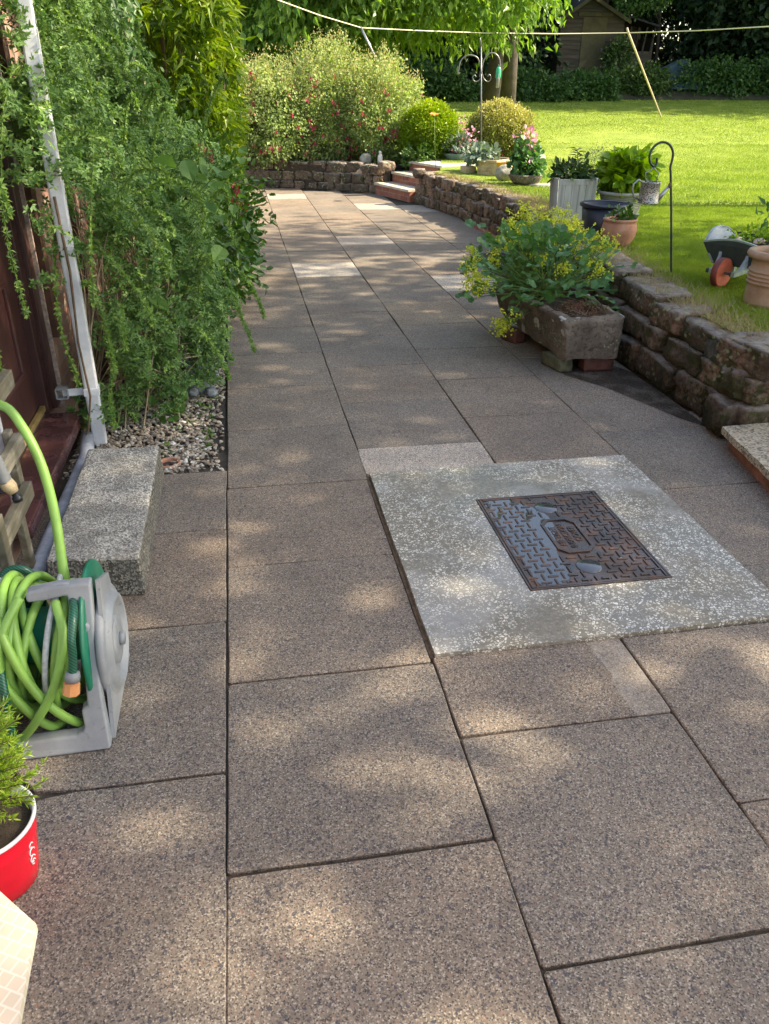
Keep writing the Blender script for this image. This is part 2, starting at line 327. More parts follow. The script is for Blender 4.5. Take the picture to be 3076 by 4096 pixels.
M['blade'] = leafmat('grass_blades', (.15, .23, .030), (.28, .36, .055), (.45, .47, .13), .45, .5, 3)
M['drygrass'] = leafmat('dry_grass', (.28, .21, .11), (.42, .34, .20), (.15, .19, .05), .25, .7, 3)
M['soil'] = plain('soil', (.045, .032, .022), .95, .6, 22, bump=.8)
M['earth'] = plain('dark_earth', (.050, .050, .025), .95, .5, 3, bump=.6)  # dark soil and undergrowth colour of the far bank
g = NG('house_brick')
bt = g.n('TexBrick', {'Vector': g.n('CombineXYZ', {0: g.n('SeparateXYZ', {0: g.pos}).outputs[1], 1: g.n('SeparateXYZ', {0: g.pos}).outputs[2], 2: 0.0}).outputs[0], 'Color1': (.30, .15, .12), 'Color2': (.40, .22, .17), 'Mortar': (.30, .27, .22), 'Scale': 1.0, 'Mortar Size': .006, 'Brick Width': .22, 'Row Height': .075})
a = g.mix(g.ramp(g.noise(9, 6, .7), (.45, 0), (.65, .6)), bt.outputs[0], (.34, .27, .20))
g.p(Base_Color=a, Roughness=.9); g.bump(bt.outputs['Fac'], -.4, .006); M['brick'] = g.m
g = NG('red_brick_riser')
px = g.n('SeparateXYZ', {0: g.pos}); bt = g.n('TexBrick', {'Vector': g.n('CombineXYZ', {0: px.outputs[1], 1: px.outputs[2], 2: 0.0}).outputs[0], 'Color1': (.25, .085, .055), 'Color2': (.36, .135, .085), 'Mortar': (.30, .20, .15), 'Scale': 1.0, 'Mortar Size': .006, 'Brick Width': .225, 'Row Height': .075})
a = g.mix(g.ramp(g.noise(10, 5, .7), (.5, 0), (.7, .6)), bt.outputs[0], (.045, .03, .022))
g.p(Base_Color=a, Roughness=.9); g.bump(bt.outputs['Fac'], -.4, .006); M['redbrick'] = g.m
M['pale'] = plain('pale_slab', (.44, .40, .33), .85, .3, 10, bump=.4)
g = NG('door_paint'); a = g.ramp(g.noise(5, 5), (.35, (.042, .016, .016)), (.65, (.062, .025, .023)))
a = g.mix(g.ramp(g.vor(60), (.03, .35), (.07, 0)), a, (.22, .16, .15))
g.p(Base_Color=a, Roughness=g.ramp(g.noise(4, 3), (.4, .28), (.6, .45)), Specular_IOR_Level=.5); g.bump(g.noise(80, 3), .1, .002); M['door'] = g.m
g = NG('sill_paint'); n_ = g.noise(7.5, 4, .6, dist=.3)
g.p(Base_Color=g.ramp(n_, (.47, (.045, .014, .014)), (.52, (.085, .036, .036))), Roughness=g.ramp(n_, (.47, .5), (.52, .12)), Specular_IOR_Level=.6); M['sill'] = g.m
M['brass'] = plain('brass_strip', (.30, .21, .08), .5, .3, 20, metal=.3)
g = NG('white_plastic'); a = g.ramp(g.noise(6, 5, .7), (.4, (.50, .52, .56)), (.65, (.70, .72, .75)))
a = g.mix(g.ramp(g.vor(40), (.04, .5), (.08, 0)), a, (.30, .30, .30)); g.p(Base_Color=a, Roughness=.4); M['white'] = g.m
g = NG('grey_waste_pipe'); a = g.ramp(g.noise(9, 6, .75), (.35, (.17, .19, .22)), (.6, (.33, .36, .42)), (.75, (.45, .48, .52))); g.p(Base_Color=a, Roughness=.5); M['pipe'] = g.m
g = NG('reel_plastic'); a = g.ramp(g.noise(7, 6, .7), (.38, (.22, .235, .25)), (.62, (.29, .305, .32)))
a = g.mix(g.ramp(g.noise(60, 3, .5), (.66, 0), (.69, .5)), a, (.16, .165, .17))
g.p(Base_Color=a, Roughness=.5); M['reel'] = g.m
M['drum'] = plain('green_drum', (.004, .16, .09), .35, .2, 10)
M['hose'] = plain('lime_hose', (.20, .385, .075), .38, .2, 12)
g = NG('dark_green_hose'); wv = g.n('TexWave', {'Vector': g.pos, 'Scale': 60.0, 'Distortion': 0.0}, bands_direction='DIAGONAL').outputs[1]
g.p(Base_Color=g.ramp(wv, (.35, (.006, .045, .028)), (.75, (.02, .14, .085))), Roughness=.3); M['hose2'] = g.m
M['greyhose'] = plain('silver_hose', (.42, .45, .46), .35, .25, 90)
M['orange'] = plain('orange_plastic', (.62, .27, .11), .5, .15, 20)
M['midgrey'] = plain('grey_plastic', (.20, .21, .22), .5, .2, 20)
M['black'] = plain('black_plastic', (.012, .013, .018), .35, .3, 10)
g = NG('weathered_wood'); sc_ = g.scale((30, 5, 40)); a = g.ramp(g.noise(1, 5, .6, sc_), (.3, (.085, .075, .05)), (.55, (.24, .22, .17)), (.75, (.42, .41, .36)))
a = g.mix(g.ramp(g.noise(8, 4), (.45, .7), (.6, 0)), a, (.075, .065, .035)); g.p(Base_Color=a, Roughness=.85); g.bump(g.noise(1, 5, .6, sc_), .5, .004); M['wood'] = g.m
g = NG('silvered_planter_wood'); sc_ = g.scale((28, 28, 2.0)); a = g.ramp(g.noise(1, 5, .6, sc_), (.3, (.22, .22, .20)), (.6, (.42, .43, .40)), (.8, (.56, .57, .55)))
g.p(Base_Color=a, Roughness=.8); g.bump(g.noise(1, 5, .6, sc_), .5, .003); M['silver'] = g.m
g = NG('shed_boards'); px = g.n('SeparateXYZ', {0: g.pos}); a = g.ramp(g.noise(1, 5, .6, g.scale((1.2, 1, 14))), (.3, (.048, .038, .028)), (.7, (.11, .088, .064)))
g.p(Base_Color=a, Roughness=.9); M['shed'] = g.m
M['sheddoor'] = plain('shed_door', (.10, .085, .045), .9, .3, 4)
M['felt'] = plain('roof_felt', (.030, .032, .034), .95, .4, 3, bump=.5)
g = NG('terracotta'); a = g.ramp(g.noise(8, 6, .7), (.3, (.30, .13, .075)), (.55, (.44, .21, .13)), (.8, (.56, .34, .24))); g.p(Base_Color=a, Roughness=.8); g.bump(g.noise(60, 4), .3, .003); M['terra'] = g.m
g = NG('buff_clay'); a = g.ramp(g.noise(8, 6, .7), (.3, (.28, .165, .10)), (.55, (.40, .26, .17)), (.8, (.46, .36, .27)))
a = g.mix(g.ramp(g.noise(14, 5, .8), (.62, 0), (.7, .5)), a, (.10, .07, .05)); g.p(Base_Color=a, Roughness=.85); g.bump(g.noise(60, 4), .3, .003); M['buff'] = g.m
g = NG('yellow_glaze'); g.p(Base_Color=(.68, .33, .02), Roughness=.25); M['yellow'] = g.m
M['teal'] = plain('teal_bowl', (.16, .24, .27), .5, .25, 9)
M['sandclay'] = plain('sand_clay', (.46, .36, .22), .85, .3, 12, bump=.3)
g = NG('navy_plastic'); g.p(Base_Color=(.018, .024, .042), Roughness=.38); M['navy'] = g.m
g = NG('woven_grey_pot'); zz = g.n('SeparateXYZ', {0: g.pos}); wv = g.n('TexWave', {'Vector': g.pos, 'Scale': 22.0, 'Distortion': 2.5, 'Detail': 1.0}, bands_direction='Z').outputs[1]
g.p(Base_Color=g.ramp(wv, (.3, (.20, .21, .17)), (.7, (.28, .29, .24))), Roughness=.7); g.bump(wv, .6, .008); M['woven'] = g.m
M['greyrim'] = plain('grey_rim', (.36, .37, .35), .5, .15, 20)
g = NG('galvanised_rusty'); v = g.vor(120); a = g.ramp(v, (.30, (.04, .036, .03)), (.50, (.36, .35, .32)))
a = g.mix(g.ramp(g.math('ADD', g.noise(25, 5, .7), g.math('MULTIPLY', g.n('SeparateXYZ', {0: g.pos}).outputs[2], -1.0)), (-.42, 0), (-.30, .8)), a, (.26, .13, .05))
g.p(Base_Color=a, Metallic=.5, Roughness=.42); M['galv'] = g.m
M['metal'] = plain('zinc', (.30, .31, .33), .35, .25, 30, metal=.7)
M['greeniron'] = plain('green_iron', (.018, .035, .025), .4, .3, 30)
M['steelpole'] = plain('pewter_iron', (.16, .16, .16), .4, .3, 30, metal=.6)
M['bgreen'] = plain('barrow_green', (.030, .045, .040), .6, .3, 20)
M['bpale'] = plain('barrow_pale_green', (.26, .34, .27), .6, .2, 20)
M['bgrey'] = plain('barrow_grey_blue', (.24, .30, .34), .55, .2, 20)
M['bred'] = plain('barrow_red', (.48, .10, .05), .55, .25, 25)
M['bdred'] = plain('wheel_dark_red', (.16, .035, .030), .55, .4, 25)
M['redpot'] = plain('red_enamel', (.62, .008, .025), .22, .12, 10)
M['rimw'] = plain('white_enamel', (.65, .65, .70), .25, .1, 10)
g = NG('table_top'); bt = g.n('TexBrick', {'Vector': g.n('Mapping', {'Vector': g.pos, 'Rotation': (0, 0, .5)}).outputs[0], 'Color1': (.62, .55, .42), 'Color2': (.66, .59, .46), 'Mortar': (.74, .69, .58), 'Scale': 1.0, 'Mortar Size': .0012, 'Brick Width': .016, 'Row Height': .016})
g.p(Base_Color=bt.outputs[0], Roughness=.25); M['table'] = g.m
M['blue'] = plain('blue_post', (.03, .13, .17), .45, .15, 10)
M['pebble'] = None
g = NG('gravel_pebbles'); a = g.ramp(g.attr('rnd'), (0, (.11, .10, .09)), (.2, (.26, .21, .16)), (.45, (.42, .33, .24)), (.7, (.55, .50, .41)), (1, (.78, .76, .70)))
a = g.mix(g.ramp(g.noise(60, 3), (.4, .35), (.6, 0)), a, (.10, .085, .07)); g.p(Base_Color=a, Roughness=.6); M['pebble'] = g.m
M['greystone'] = plain('grey_statue', (.24, .26, .28), .7, .4, 30, bump=.5)
M['rock'] = plain('pale_boulder', (.30, .29, .24), .9, .35, 14, bump=.6)
M['whitefig'] = plain('white_figurine', (.62, .60, .55), .7, .15, 20)
M['twig'] = plain('brown_twig', (.14, .095, .06), .9, .4, 20)
M['drytwig'] = plain('straw_twig', (.34, .26, .17), .9, .4, 20)
M['gstem'] = plain('green_stem', (.13, .21, .045), .7, .3, 20)
M['bark'] = plain('bark', (.055, .045, .035), .95, .4, 6, bump=.8)
g = NG('clothes_line'); g.p(Base_Color=(.62, .58, .42), Roughness=.4); M['line'] = g.m
M['prop'] = plain('prop_wood', (.50, .42, .34), .5, .2, 20)
M['tarp'] = plain('blue_tarpaulin', (.045, .085, .10), .6, .5, 1.5)
M['chime'] = plain('green_feeder', (.01, .32, .16), .3, .2, 30)
# ================================================================== SETTING
rd = random.Random(3)
m = MB(); m.add([(-90, -30, -.10), (110, -30, -.10), (110, 140, -.10), (-90, 140, -.10)], [(0, 1, 2, 3)])
tag(m.obj('ground', M['soil']), None, None, kind='structure')
U = .6329
def slabs():
    out = []
    def col(x0, x1, ys, tones=None):
        for i in range(len(ys) - 1):
            t = (tones or {}).get(i, None)
            out.append((x0, x1, ys[i], ys[i + 1], rd.uniform(0.05, .72) if t is None else t))
    col(-1.2, -.6, [-1.9, -1.27, -.63, 0.0, .63, 1.25, 1.9])
    col(-.6, 0, [-1.6, -.96, -.33, .30, .94, 1.55, 2.085])
    col(0, .6, [-3 * U + U * k for k in range(26)], {12: .80, 20: .82})
    col(.6, 1.2, [-2.2, -1.57, -.94, -.31, .32, .655], {4: .55})
    col(.6, 1.2, [1.935, 2.22, 2.84, 3.46, 4.12, 4.77, 5.42, 6.07, 6.71, 7.34, 7.99, 8.58, 9.2, 9.83, 10.46, 11.1, 11.7, 12.35, 13.0, 13.6], {0: .95, 7: .98, 15: .80, 16: .87})
    col(1.2, 1.8, [-1.9, -1.27, -.63, 0.0, .655], {3: .45})
    col(1.2, 1.8, [1.935, 2.53, 3.14, 3.75, 4.36, 5.04, 5.67, 6.3, 6.95, 7.64, 8.21, 8.89, 9.5, 10.15, 10.8, 11.4, 12.05, 12.7], {4: .83, 9: .93})
    col(1.8, 2.4, [-1.6, -.95, -.31, .33, .98, 1.6, 2.24, 2.84, 3.47, 4.1, 4.73, 5.35, 6.0, 6.63, 7.26, 7.9, 8.53, 9.16, 9.8, 10.4, 11.05, 11.7, 12.3], {11: .97, 19: .9})
    col(2.4, 3.0, [-1.3, -.67, -.05, .6, 1.2, 1.83, 2.45]); col(2.4, 3.05, [7.0, 7.6, 8.2, 8.85, 9.5, 10.1, 10.8], {5: .9})
    col(3.0, 3.6, [-1.6, -.95, -.31, .33, .98, 1.6, 2.2])
    return out
V = []; F = []; Tn = []
def slab_poly(top, tone, h=0.0, dep=.045):
    n = len(top); cx = sum(p[0] for p in top) / n; cy = sum(p[1] for p in top) / n
    b = len(V); e = .003
    ins = [(p[0] + (cx - p[0]) * e / .3, p[1] + (cy - p[1]) * e / .3) for p in top]
    V.extend([(x, y, h) for x, y in ins] + [(x, y, h - .003) for x, y in top] + [(x, y, h - dep) for x, y in top])
    for i in range(n):
        j = (i + 1) % n; F.append((b + n + i, b + n + j, b + j, b + i)); F.append((b + 2 * n + i, b + 2 * n + j, b + n + j, b + n + i)); Tn.extend([tone, tone])
    return b, n
polys = []
for (x0, x1, y0, y1, t) in slabs():
    gp = .0026; j = lambda: rd.uniform(-.0028, .0028)
    a, b_, c_, d_ = x0 + gp, x1 - gp, y0 + gp * (1.3 if y0 < 2.5 else 1.9) + rd.uniform(-.003, .003), y1 - gp * (1.3 if y0 < 2.5 else 1.9)
    def edge(p, q, k=5):
        return [(p[0] + (q[0] - p[0]) * i / k + (j() * .7 if i else 0), p[1] + (q[1] - p[1]) * i / k + (j() * .7 if i else 0)) for i in range(k)]
    cs_ = [(a + j(), c_ + j()), (b_ + j(), c_ + j()), (b_ + j(), d_ + j()), (a + j(), d_ + j())]
    rr = .0055; pts = []
    for i in range(4):
        p, q, o = cs_[i], cs_[(i + 1) % 4], cs_[i - 1]
        dq = Vector((q[0] - p[0], q[1] - p[1])).normalized(); do = Vector((o[0] - p[0], o[1] - p[1])).normalized()
        s1 = (p[0] + do.x * rr, p[1] + do.y * rr); s2 = (p[0] + dq.x * rr, p[1] + dq.y * rr)
        e1 = (q[0] - dq.x * rr, q[1] - dq.y * rr)
        pts += [s1] + edge(s2, e1)
    if x0 == -.6 and abs(y0 - .30) < .01: pts = [p for p in pts if not (p[0] < -.46 and p[1] < .40)] ; pts.insert(0, (-.56, .44)); pts.insert(1, (-.50, .37)); pts.insert(2, (-.455, .315)); pts = sorted(pts, key=lambda p: math.atan2(p[1] - .62, p[0] + .3))
    if x0 == -.6 and abs(y1 - .30) < .01: pts = [p for p in pts if not (p[0] < -.42 and p[1] > .22)] + [(-.44, .285), (-.47, .23), (-.53, .20), (-.59, .15)]; pts = sorted(pts, key=lambda p: math.atan2(p[1] + .02, p[0] + .3))
    polys.append((pts, t, rd.uniform(-.0012, .0012)))
m = bpy.data.meshes.new('patio'); tops = []
for pts, t, h in polys:
    b, n = slab_poly(pts, t, h); F.append(tuple(range(b, b + n))); Tn.append(t)
m.from_pydata(V, [], F); at = m.attributes.new('rnd', 'FLOAT', 'FACE'); at.data.foreach_set('value', Tn); m.update(); m.materials.append(M['slab'])
o = bpy.data.objects.new('patio', m); C.objects.link(o); tag(o, None, None, kind='structure')
m = MB(); m.add([(-1.3, -3, -.011), (3.8, -3, -.011), (3.8, 2.3, -.011), (-1.3, 2.3, -.011)], [(0, 1, 2, 3)])
m.add([(-.004, 2.3, -.011), (3.3, 2.3, -.011), (3.3, 14, -.011), (-.004, 14, -.011)], [(0, 1, 2, 3)])
tag(m.obj('patio_joints', M['joint']), None, None, kind='structure')
# gravel bed
m = MB(); m.add([(-1.0, 2.09, -.02), (-.008, 2.09, -.02), (-.008, 6.5, -.02), (-1.0, 6.5, -.02)], [(0, 1, 2, 3)])
tag(m.obj('gravel_bed', M['joint']), None, None, kind='structure')
def pebbles(P, size, name):
    n = len(P); g = np.random.default_rng(5)
    ico = np.array([(0, 0, -1), (.72, -.53, -.45), (-.28, -.85, -.45), (-.89, 0, -.45), (-.28, .85, -.45), (.72, .53, -.45), (.28, -.85, .45), (-.72, -.53, .45), (-.72, .53, .45), (.28, .85, .45), (.89, 0, .45), (0, 0, 1)])
    fi = np.array([(0, 1, 2), (1, 0, 5), (0, 2, 3), (0, 3, 4), (0, 4, 5), (1, 5, 10), (2, 1, 6), (3, 2, 7), (4, 3, 8), (5, 4, 9), (1, 10, 6), (2, 6, 7), (3, 7, 8), (4, 8, 9), (5, 9, 10), (6, 10, 11), (7, 6, 11), (8, 7, 11), (9, 8, 11), (10, 9, 11)])
    d = (g.random((n, 3)) * .7 + .45) * size * np.array([1, .75, .5]); q = g.random(n) * 6.28
    T = ico[None] * (1 + (g.random((n, 12, 1)) - .5) * .5) * d[:, None]
    ca, sa = np.cos(q)[:, None], np.sin(q)[:, None]
    Vv = np.stack([T[..., 0] * ca - T[..., 1] * sa, T[..., 0] * sa + T[..., 1] * ca, T[..., 2] + T[..., 0] * .25], -1) + P[:, None]
    Fv = (np.arange(n)[:, None, None] * 12 + fi[None]).reshape(-1, 3)
    r = g.beta(1.5, 2.2, n); return npobj(name, Vv.reshape(-1, 3), Fv, M['pebble'], rnd=np.repeat(r, 20), smooth=False)
P = boxcloud((-.70, 2.10, -.014), (-.02, 4.6, .004), 7500, 4)
keep = (rng.random(len(P)) < np.clip(1.15 - 1.2 * np.maximum(P[:, 0] + .16, 0) / .16, .25, 1)) | (P[:, 1] > 3.0)
keep &= np.hypot(P[:, 0] + .29, P[:, 1] - 2.22) > .055
tag(pebbles(P[keep], .0145, 'gravel'), 'small mixed cream and brown gravel beside the paving', 'gravel', kind='stuff')
# lawn sheet with soft unevenness
ys = np.concatenate([np.linspace(1.55, 14, 110), np.linspace(14.4, 24.6, 40)]); NX = 90; V = []
for y in ys:
    if y < 2.12: x0 = 3.35
    elif y < 10.9: x0 = wallx(y) + .17
    elif y < 12.4: x0 = 3.05 + (y - 10.9) * .25
    elif y < 14.2: x0 = 2.85
    else: x0 = -9
    for k in range(NX):
        u = (k / (NX - 1)) ** 1.8; x = x0 + (34 - x0) * u
        z = zl(y) + .012 * noise.noise(Vector((x * .8, y * .8, 0))) + .03 * noise.noise(Vector((x * .2, y * .2, 3)))
        V.append((x, y, z - .012))
F = [(i * NX + k, i * NX + k + 1, (i + 1) * NX + k + 1, (i + 1) * NX + k) for i in range(len(ys) - 1) for k in range(NX - 1)]
tag(npobj('lawn', V, F, M['lawn'], smooth=True), None, None, kind='structure')
# bank and far ground rising behind the lawn
yb = [24.0, 24.8, 26, 28, 34, 60, 120]; zb = [1.10, 1.42, 1.85, 2.0, 2.3, 3.2, 6]; V = []; NX = 60
for y, z in zip(yb, zb):
    for k in range(NX):
        x = -40 + 110 * k / (NX - 1); V.append((x, y, z + .15 * noise.noise(Vector((x * .5, y * .5, 9)))))
F = [(i * NX + k, i * NX + k + 1, (i + 1) * NX + k + 1, (i + 1) * NX + k) for i in range(len(yb) - 1) for k in range(NX - 1)]
tag(npobj('bank', V, F, M['earth'], smooth=True), None, None, kind='structure')
m = MB(); m.prism([(-3, 13.35), (.5, 13.4), (2.3, 12.5), (2.9, 12.75), (2.9, 15), (-3, 15)], -.05, .37)
tag(m.obj('soil_bed', M['soil']), None, None, kind='structure')
m = MB(); m.prism([(-8, 8.0), (-.75, 8.0), (-.75, 15), (-8, 15)], -.05, .30)
tag(m.obj('side_bed', M['soil']), None, None, kind='structure')

# ================================================================== RETAINING WALLS
def path_pt(path, s):
    for (a, b) in zip(path[:-1], path[1:]):
        L = math.hypot(b[0] - a[0], b[1] - a[1])
        if s <= L: t = s / L; return (a[0] + (b[0] - a[0]) * t, a[1] + (b[1] - a[1]) * t), math.atan2(b[1] - a[1], b[0] - a[0])
        s -= L
    return path[-1], math.atan2(path[-1][1] - path[-2][1], path[-1][0] - path[-2][0])
def plen(path): return sum(math.hypot(b[0] - a[0], b[1] - a[1]) for a, b in zip(path[:-1], path[1:]))
def drywall(path, H, rows, lw, label, seed, side=-1, batter=.18, mort='mortar', cap=1.0, mortar_in=.040, rnd=.17):
    """path runs along the foot of the visible face; side=+1: the wall's body lies to the left of the path"""
    g = random.Random(seed); L = plen(path); a0 = path[0]
    root = thing('retaining_wall', (a0[0], a0[1], 0), label, 'stone wall')
    st = MB(); zs = [0.0]
    for h in rows: zs.append(zs[-1] + h * H / sum(rows))
    for r in range(len(rows)):
        s = -g.uniform(0, lw * .5); last = r == len(rows) - 1; z0, z1 = zs[r], zs[r + 1]
        while s < L:
            l = lw * g.uniform(.6, 1.45) * (1.15 if last else 1); l = min(l, L - s + .05)
            if l < .05: break
            (x, y), an = path_pt(path, max(0, s + l / 2)); h = (z1 - z0)
            nx, ny = -math.sin(an) * side, math.cos(an) * side; zc = (z0 + z1) / 2 + g.uniform(-.01, .01)
            dp = .17 if not last else .26
            off = dp / 2 - .012 + zc * batter + g.uniform(-.012, .014) + (g.uniform(-.01, .03) if last else 0)
            st.stone((x + nx * off, y + ny * off, zc + (g.uniform(-.02, .02) * cap if last else 0)), (l * .93, dp, h * (.97 if not last else g.uniform(.9, 1.1))), an, g.random() * 50, .11, 6, rnd, g.uniform(-.06, .06))
            s += l * g.uniform(.97, 1.03)
    st.obj('stonework', M['dampstone' if mort == 'damp' else 'stone'], root)
    mt = MB(); n = max(8, int(L / .08)); V = []
    for i in range(n + 1):
        (x, y), an = path_pt(path, L * i / n); nx, ny = -math.sin(an) * side, math.cos(an) * side
        for k in range(7):
            z = (H - .05) * k / 6; o_ = mortar_in + z * batter + .012 * noise.noise(Vector((x * 6, y * 6, z * 9)))
            V.append((x + nx * o_, y + ny * o_, z - .01))
        V.append((x + nx * .42, y + ny * .42, H - .06)); V.append((x + nx * .42, y + ny * .42, -.05))
    K = 9; F = [(i * K + k, (i + 1) * K + k, (i + 1) * K + k + 1, i * K + k + 1) for i in range(n) for k in range(K - 1)]
    mt.add(V, F + [tuple(range(K)), tuple(n * K + k for k in range(K))], True); mt.obj('mortar', M[mort], root)
    return root
near = [(2.40, 2.06), (2.40, 3.2), (2.50, 4.2), (2.66, 5.25)]
far = [(2.67, 5.3), (2.74, 5.8), (2.90, 6.8), (3.0, 7.7), (3.03, 8.3), (2.94, 9.6), (2.71, 10.95)]
drywall(near, .435, [1.15, .9, .95], .33, 'low mossy sandstone wall with big capstones, behind the stone trough', 11, -1, .16, 'damp', mortar_in=.04)
drywall(far, .42, [.9, 1, 1], .17, 'curving low sandstone wall running from the alchemilla to the garden steps', 12, -1, .10, 'mortar')
rt = drywall([(2.43, 2.05), (3.6, 2.02)], .44, [1.3, 1.0, .9], .36, 'dark sandstone wall return above the brick step at the right edge', 15, 1, .10, 'damp')
drywall([(-1.2, 13.5), (.5, 13.33), (1.3, 13.0), (2.0, 12.5), (2.33, 12.2)], .42, [.8, 1, 1], .24, 'low sandstone wall holding the fuchsia bed at the far end of the patio', 13, 1, .06, 'mortar')
# end stones and brick edging by the steps
t = thing('brick_edging', (3.0, 7.4, 0), 'thin strip of pinkish brick edging along the foot of the curving wall', 'edging')
m = MB()
for i in range(14):
    (x, y), an = path_pt(far, .6 + i * .225); m.box((x - .035, y, .008), (.21, .07, .03), an, bev=.005)
m.obj('brick', M['redbrick'], t)

# ================================================================== GARDEN STEPS
dv = Vector((.33, -1.07, 0)).normalized(); nv = Vector((-dv.y, dv.x, 0)); nv = nv if nv.x > 0 else -nv
t = thing('garden_steps', (2.45, 11.6, 0), 'three brick steps with pale slab treads climbing to the lawn', 'steps')
for i, (zt, a_) in enumerate(((.175, 0), (.325, .30), (.470, .60))):
    c0 = Vector((2.315, 12.15, 0)) + nv * a_; L = 1.12 - .03 * i; dpt = 1.35 - a_ if i < 2 else 1.1
    mid = c0 + dv * L / 2; ax = (dv, nv, Vector((0, 0, 1)))
    rs = MB(); rs.box(mid + nv * (.30 if i < 2 else .55) + Vector((0, 0, (zt - .035) / 2)), (L, .6 if i < 2 else 1.1, zt - .035), ax=ax); rs.obj('riser', M['redbrick'], t)
    tr = MB()
    for k in range(2):
        tr.box(c0 + dv * (L * (k + .5) / 2) + nv * ((.36 if i < 2 else .8) / 2 - .03) + Vector((0, 0, zt - .0175)), (L / 2 - .004, .36 if i < 2 else .8, .035), ax=ax, bev=.005)
    tr.obj('tread', M['pale'], t)

# ================================================================== BRICK STEP, RIGHT EDGE
t = thing('brick_step', (2.6, 1.6, 0), 'low brick step with a rough pale slab on top at the right edge', 'step')
m = MB(); m.prism([(2.335, 1.955), (2.255, 1.48), (2.19, 1.0), (3.0, .9), (3.0, 2.0)], .0, .070); m.obj('brick_riser', plain('stained_brick', (.17, .075, .05), .9, .7, 9, bump=.5), t)
m = MB(); pts = []
e = [(2.300, 1.985), (2.222, 1.47), (2.15, .95), (3.05, .85), (3.05, 2.0)]
for a, b in zip(e, e[1:] + e[:1]):
    for k in range(8): pts.append((a[0] + (b[0] - a[0]) * k / 8 + rd.uniform(-.004, .004), a[1] + (b[1] - a[1]) * k / 8 + rd.uniform(-.004, .004)))
m.prism(pts, .071, .104); m.obj('slab_top', aggregate('rough_pale_slab', (.42, .37, .28), (.12, .10, .07), (.6, .55, .45), 120, False, .7), t)

# ================================================================== INSPECTION COVER
m = MB(); q = [(.610, .652), (1.15, .655), (1.80, .668), (1.803, 1.2), (1.803, 1.55), (1.798, 1.935), (1.3, 1.938), (.612, 1.93)]; pts = []
for a, b in zip(q, q[1:] + q[:1]):
    for k in range(6): pts.append((a[0] + (b[0] - a[0]) * k / 6 + rd.uniform(-.003, .003), a[1] + (b[1] - a[1]) * k / 6 + rd.uniform(-.003, .003)))
hole = [(1.004, .926), (1.518, .929), (1.512, 1.604), (1.002, 1.601)]
def ringprism(outer, inner, z0, z1):
    n = len(outer); k = MB(); vs = []
    ang = lambda p: math.atan2(p[1] - 1.27, p[0] - 1.26)
    inn = []
    for p in outer:   # cast outer point toward the centre on to the inner rectangle
        dx, dy = p[0] - 1.26, p[1] - 1.265; s_ = min(.257 / max(abs(dx), 1e-6), .3375 / max(abs(dy), 1e-6)); inn.append((1.26 + dx * s_, 1.265 + dy * s_))
    vs = [(*p, z1) for p in outer] + [(*p, z1) for p in inn] + [(*p, z0) for p in outer] + [(*p, z0) for p in inn]; fs = []
    for i in range(n):
        j = (i + 1) % n; fs += [(i, j, n + j, n + i), (2 * n + i, 2 * n + j, j, i), (n + i, n + j, 3 * n + j, 3 * n + i)]
    return k.add(vs, fs)
def frange(n): return range(n)
corner_in = [(x_, y_) for x_ in (1.003, 1.517) for y_ in (.9275, 1.6025)]
for cx_, cy_ in corner_in:   # add outer points aligned with the inner corners so the opening stays square
    dx, dy = cx_ - 1.26, cy_ - 1.265; best = None
    for i in range(len(pts)):
        a, b = pts[i], pts[(i + 1) % len(pts)]
        c1 = dx * (a[1] - 1.265) - dy * (a[0] - 1.26); c2 = dx * (b[1] - 1.265) - dy * (b[0] - 1.26)
        if c1 * c2 <= 0 and (a[0] - 1.26) * dx + (a[1] - 1.265) * dy > 0: u = c1 / (c1 - c2) if c1 != c2 else 0; best = (i + 1, (a[0] + (b[0] - a[0]) * u, a[1] + (b[1] - a[1]) * u))
    if best: pts.insert(*best)
o = ringprism(pts, None, -.05, .013).obj('concrete_surround', M['terrazzo'], loc=(1.2, 1.3, 0))
tag(o, 'large grey slab with white stone chips framing the iron inspection cover', 'surround slab')
m = MB(); m.box((.6045, 1.29, -.008), (.012, 1.27, .008)); tag(m.obj('joint_fill', plain('brown_fill', (.14, .095, .06), .95, .5, 40, bump=.6), loc=(.6, 1.3, 0)), None, None, kind='structure')
t = thing('inspection_cover', (1.26, 1.265, 0), 'rusty patterned cast iron inspection cover lying wet in the chipped slab', 'manhole cover')
CX0, CX1, CY0, CY1 = 1.012, 1.508, .936, 1.594
m = MB(); m.box((1.26, 1.265, .0045), (CX1 - CX0, CY1 - CY0, .019), bev=.002); m.obj('cover_plate', M['iron'], t)
m = MB()
for c, d in (((1.0075, 1.265), (.006, .672)), ((1.5125, 1.265), (.006, .672)), ((1.26, .9315), (.498, .006)), ((1.26, 1.5985), (.498, .006))): m.box((c[0], c[1], .008), (d[0], d[1], .018))
m.obj('cover_frame', M['iron'], t)
tr = MB(); pit = .047; k0 = 0
holes = [tuple(gz(1178, 1104)[:2]), tuple(gz(1271, 1230)[:2])]; PCX, PCY = 1.262, 1.262
def inplaque(x, y, mrg=.014): return abs(x - PCX) < .062 + mrg and abs(y - PCY) < .118 + mrg
nx_ = int((CX1 - CX0 - .03) / (pit * .76)); ny_ = int((CY1 - CY0 - .03) / (pit * .76))
for i in range(nx_ + 1):
    for j_ in range(ny_ + 1):
        x = CX0 + .026 + i * pit * .765; y = CY0 + .026 + j_ * pit * .77
        if x > CX1 - .018 or y > CY1 - .018: continue
        if inplaque(x, y, .024) or any(math.hypot(x - h[0], y - h[1]) < .062 for h in holes): continue
        a = 0 if (i + j_) % 2 else math.pi / 2
        tr.box((x, y, .0158), (.038, .0085, .0055), a + rd.uniform(-.04, .04), bev=.0025)
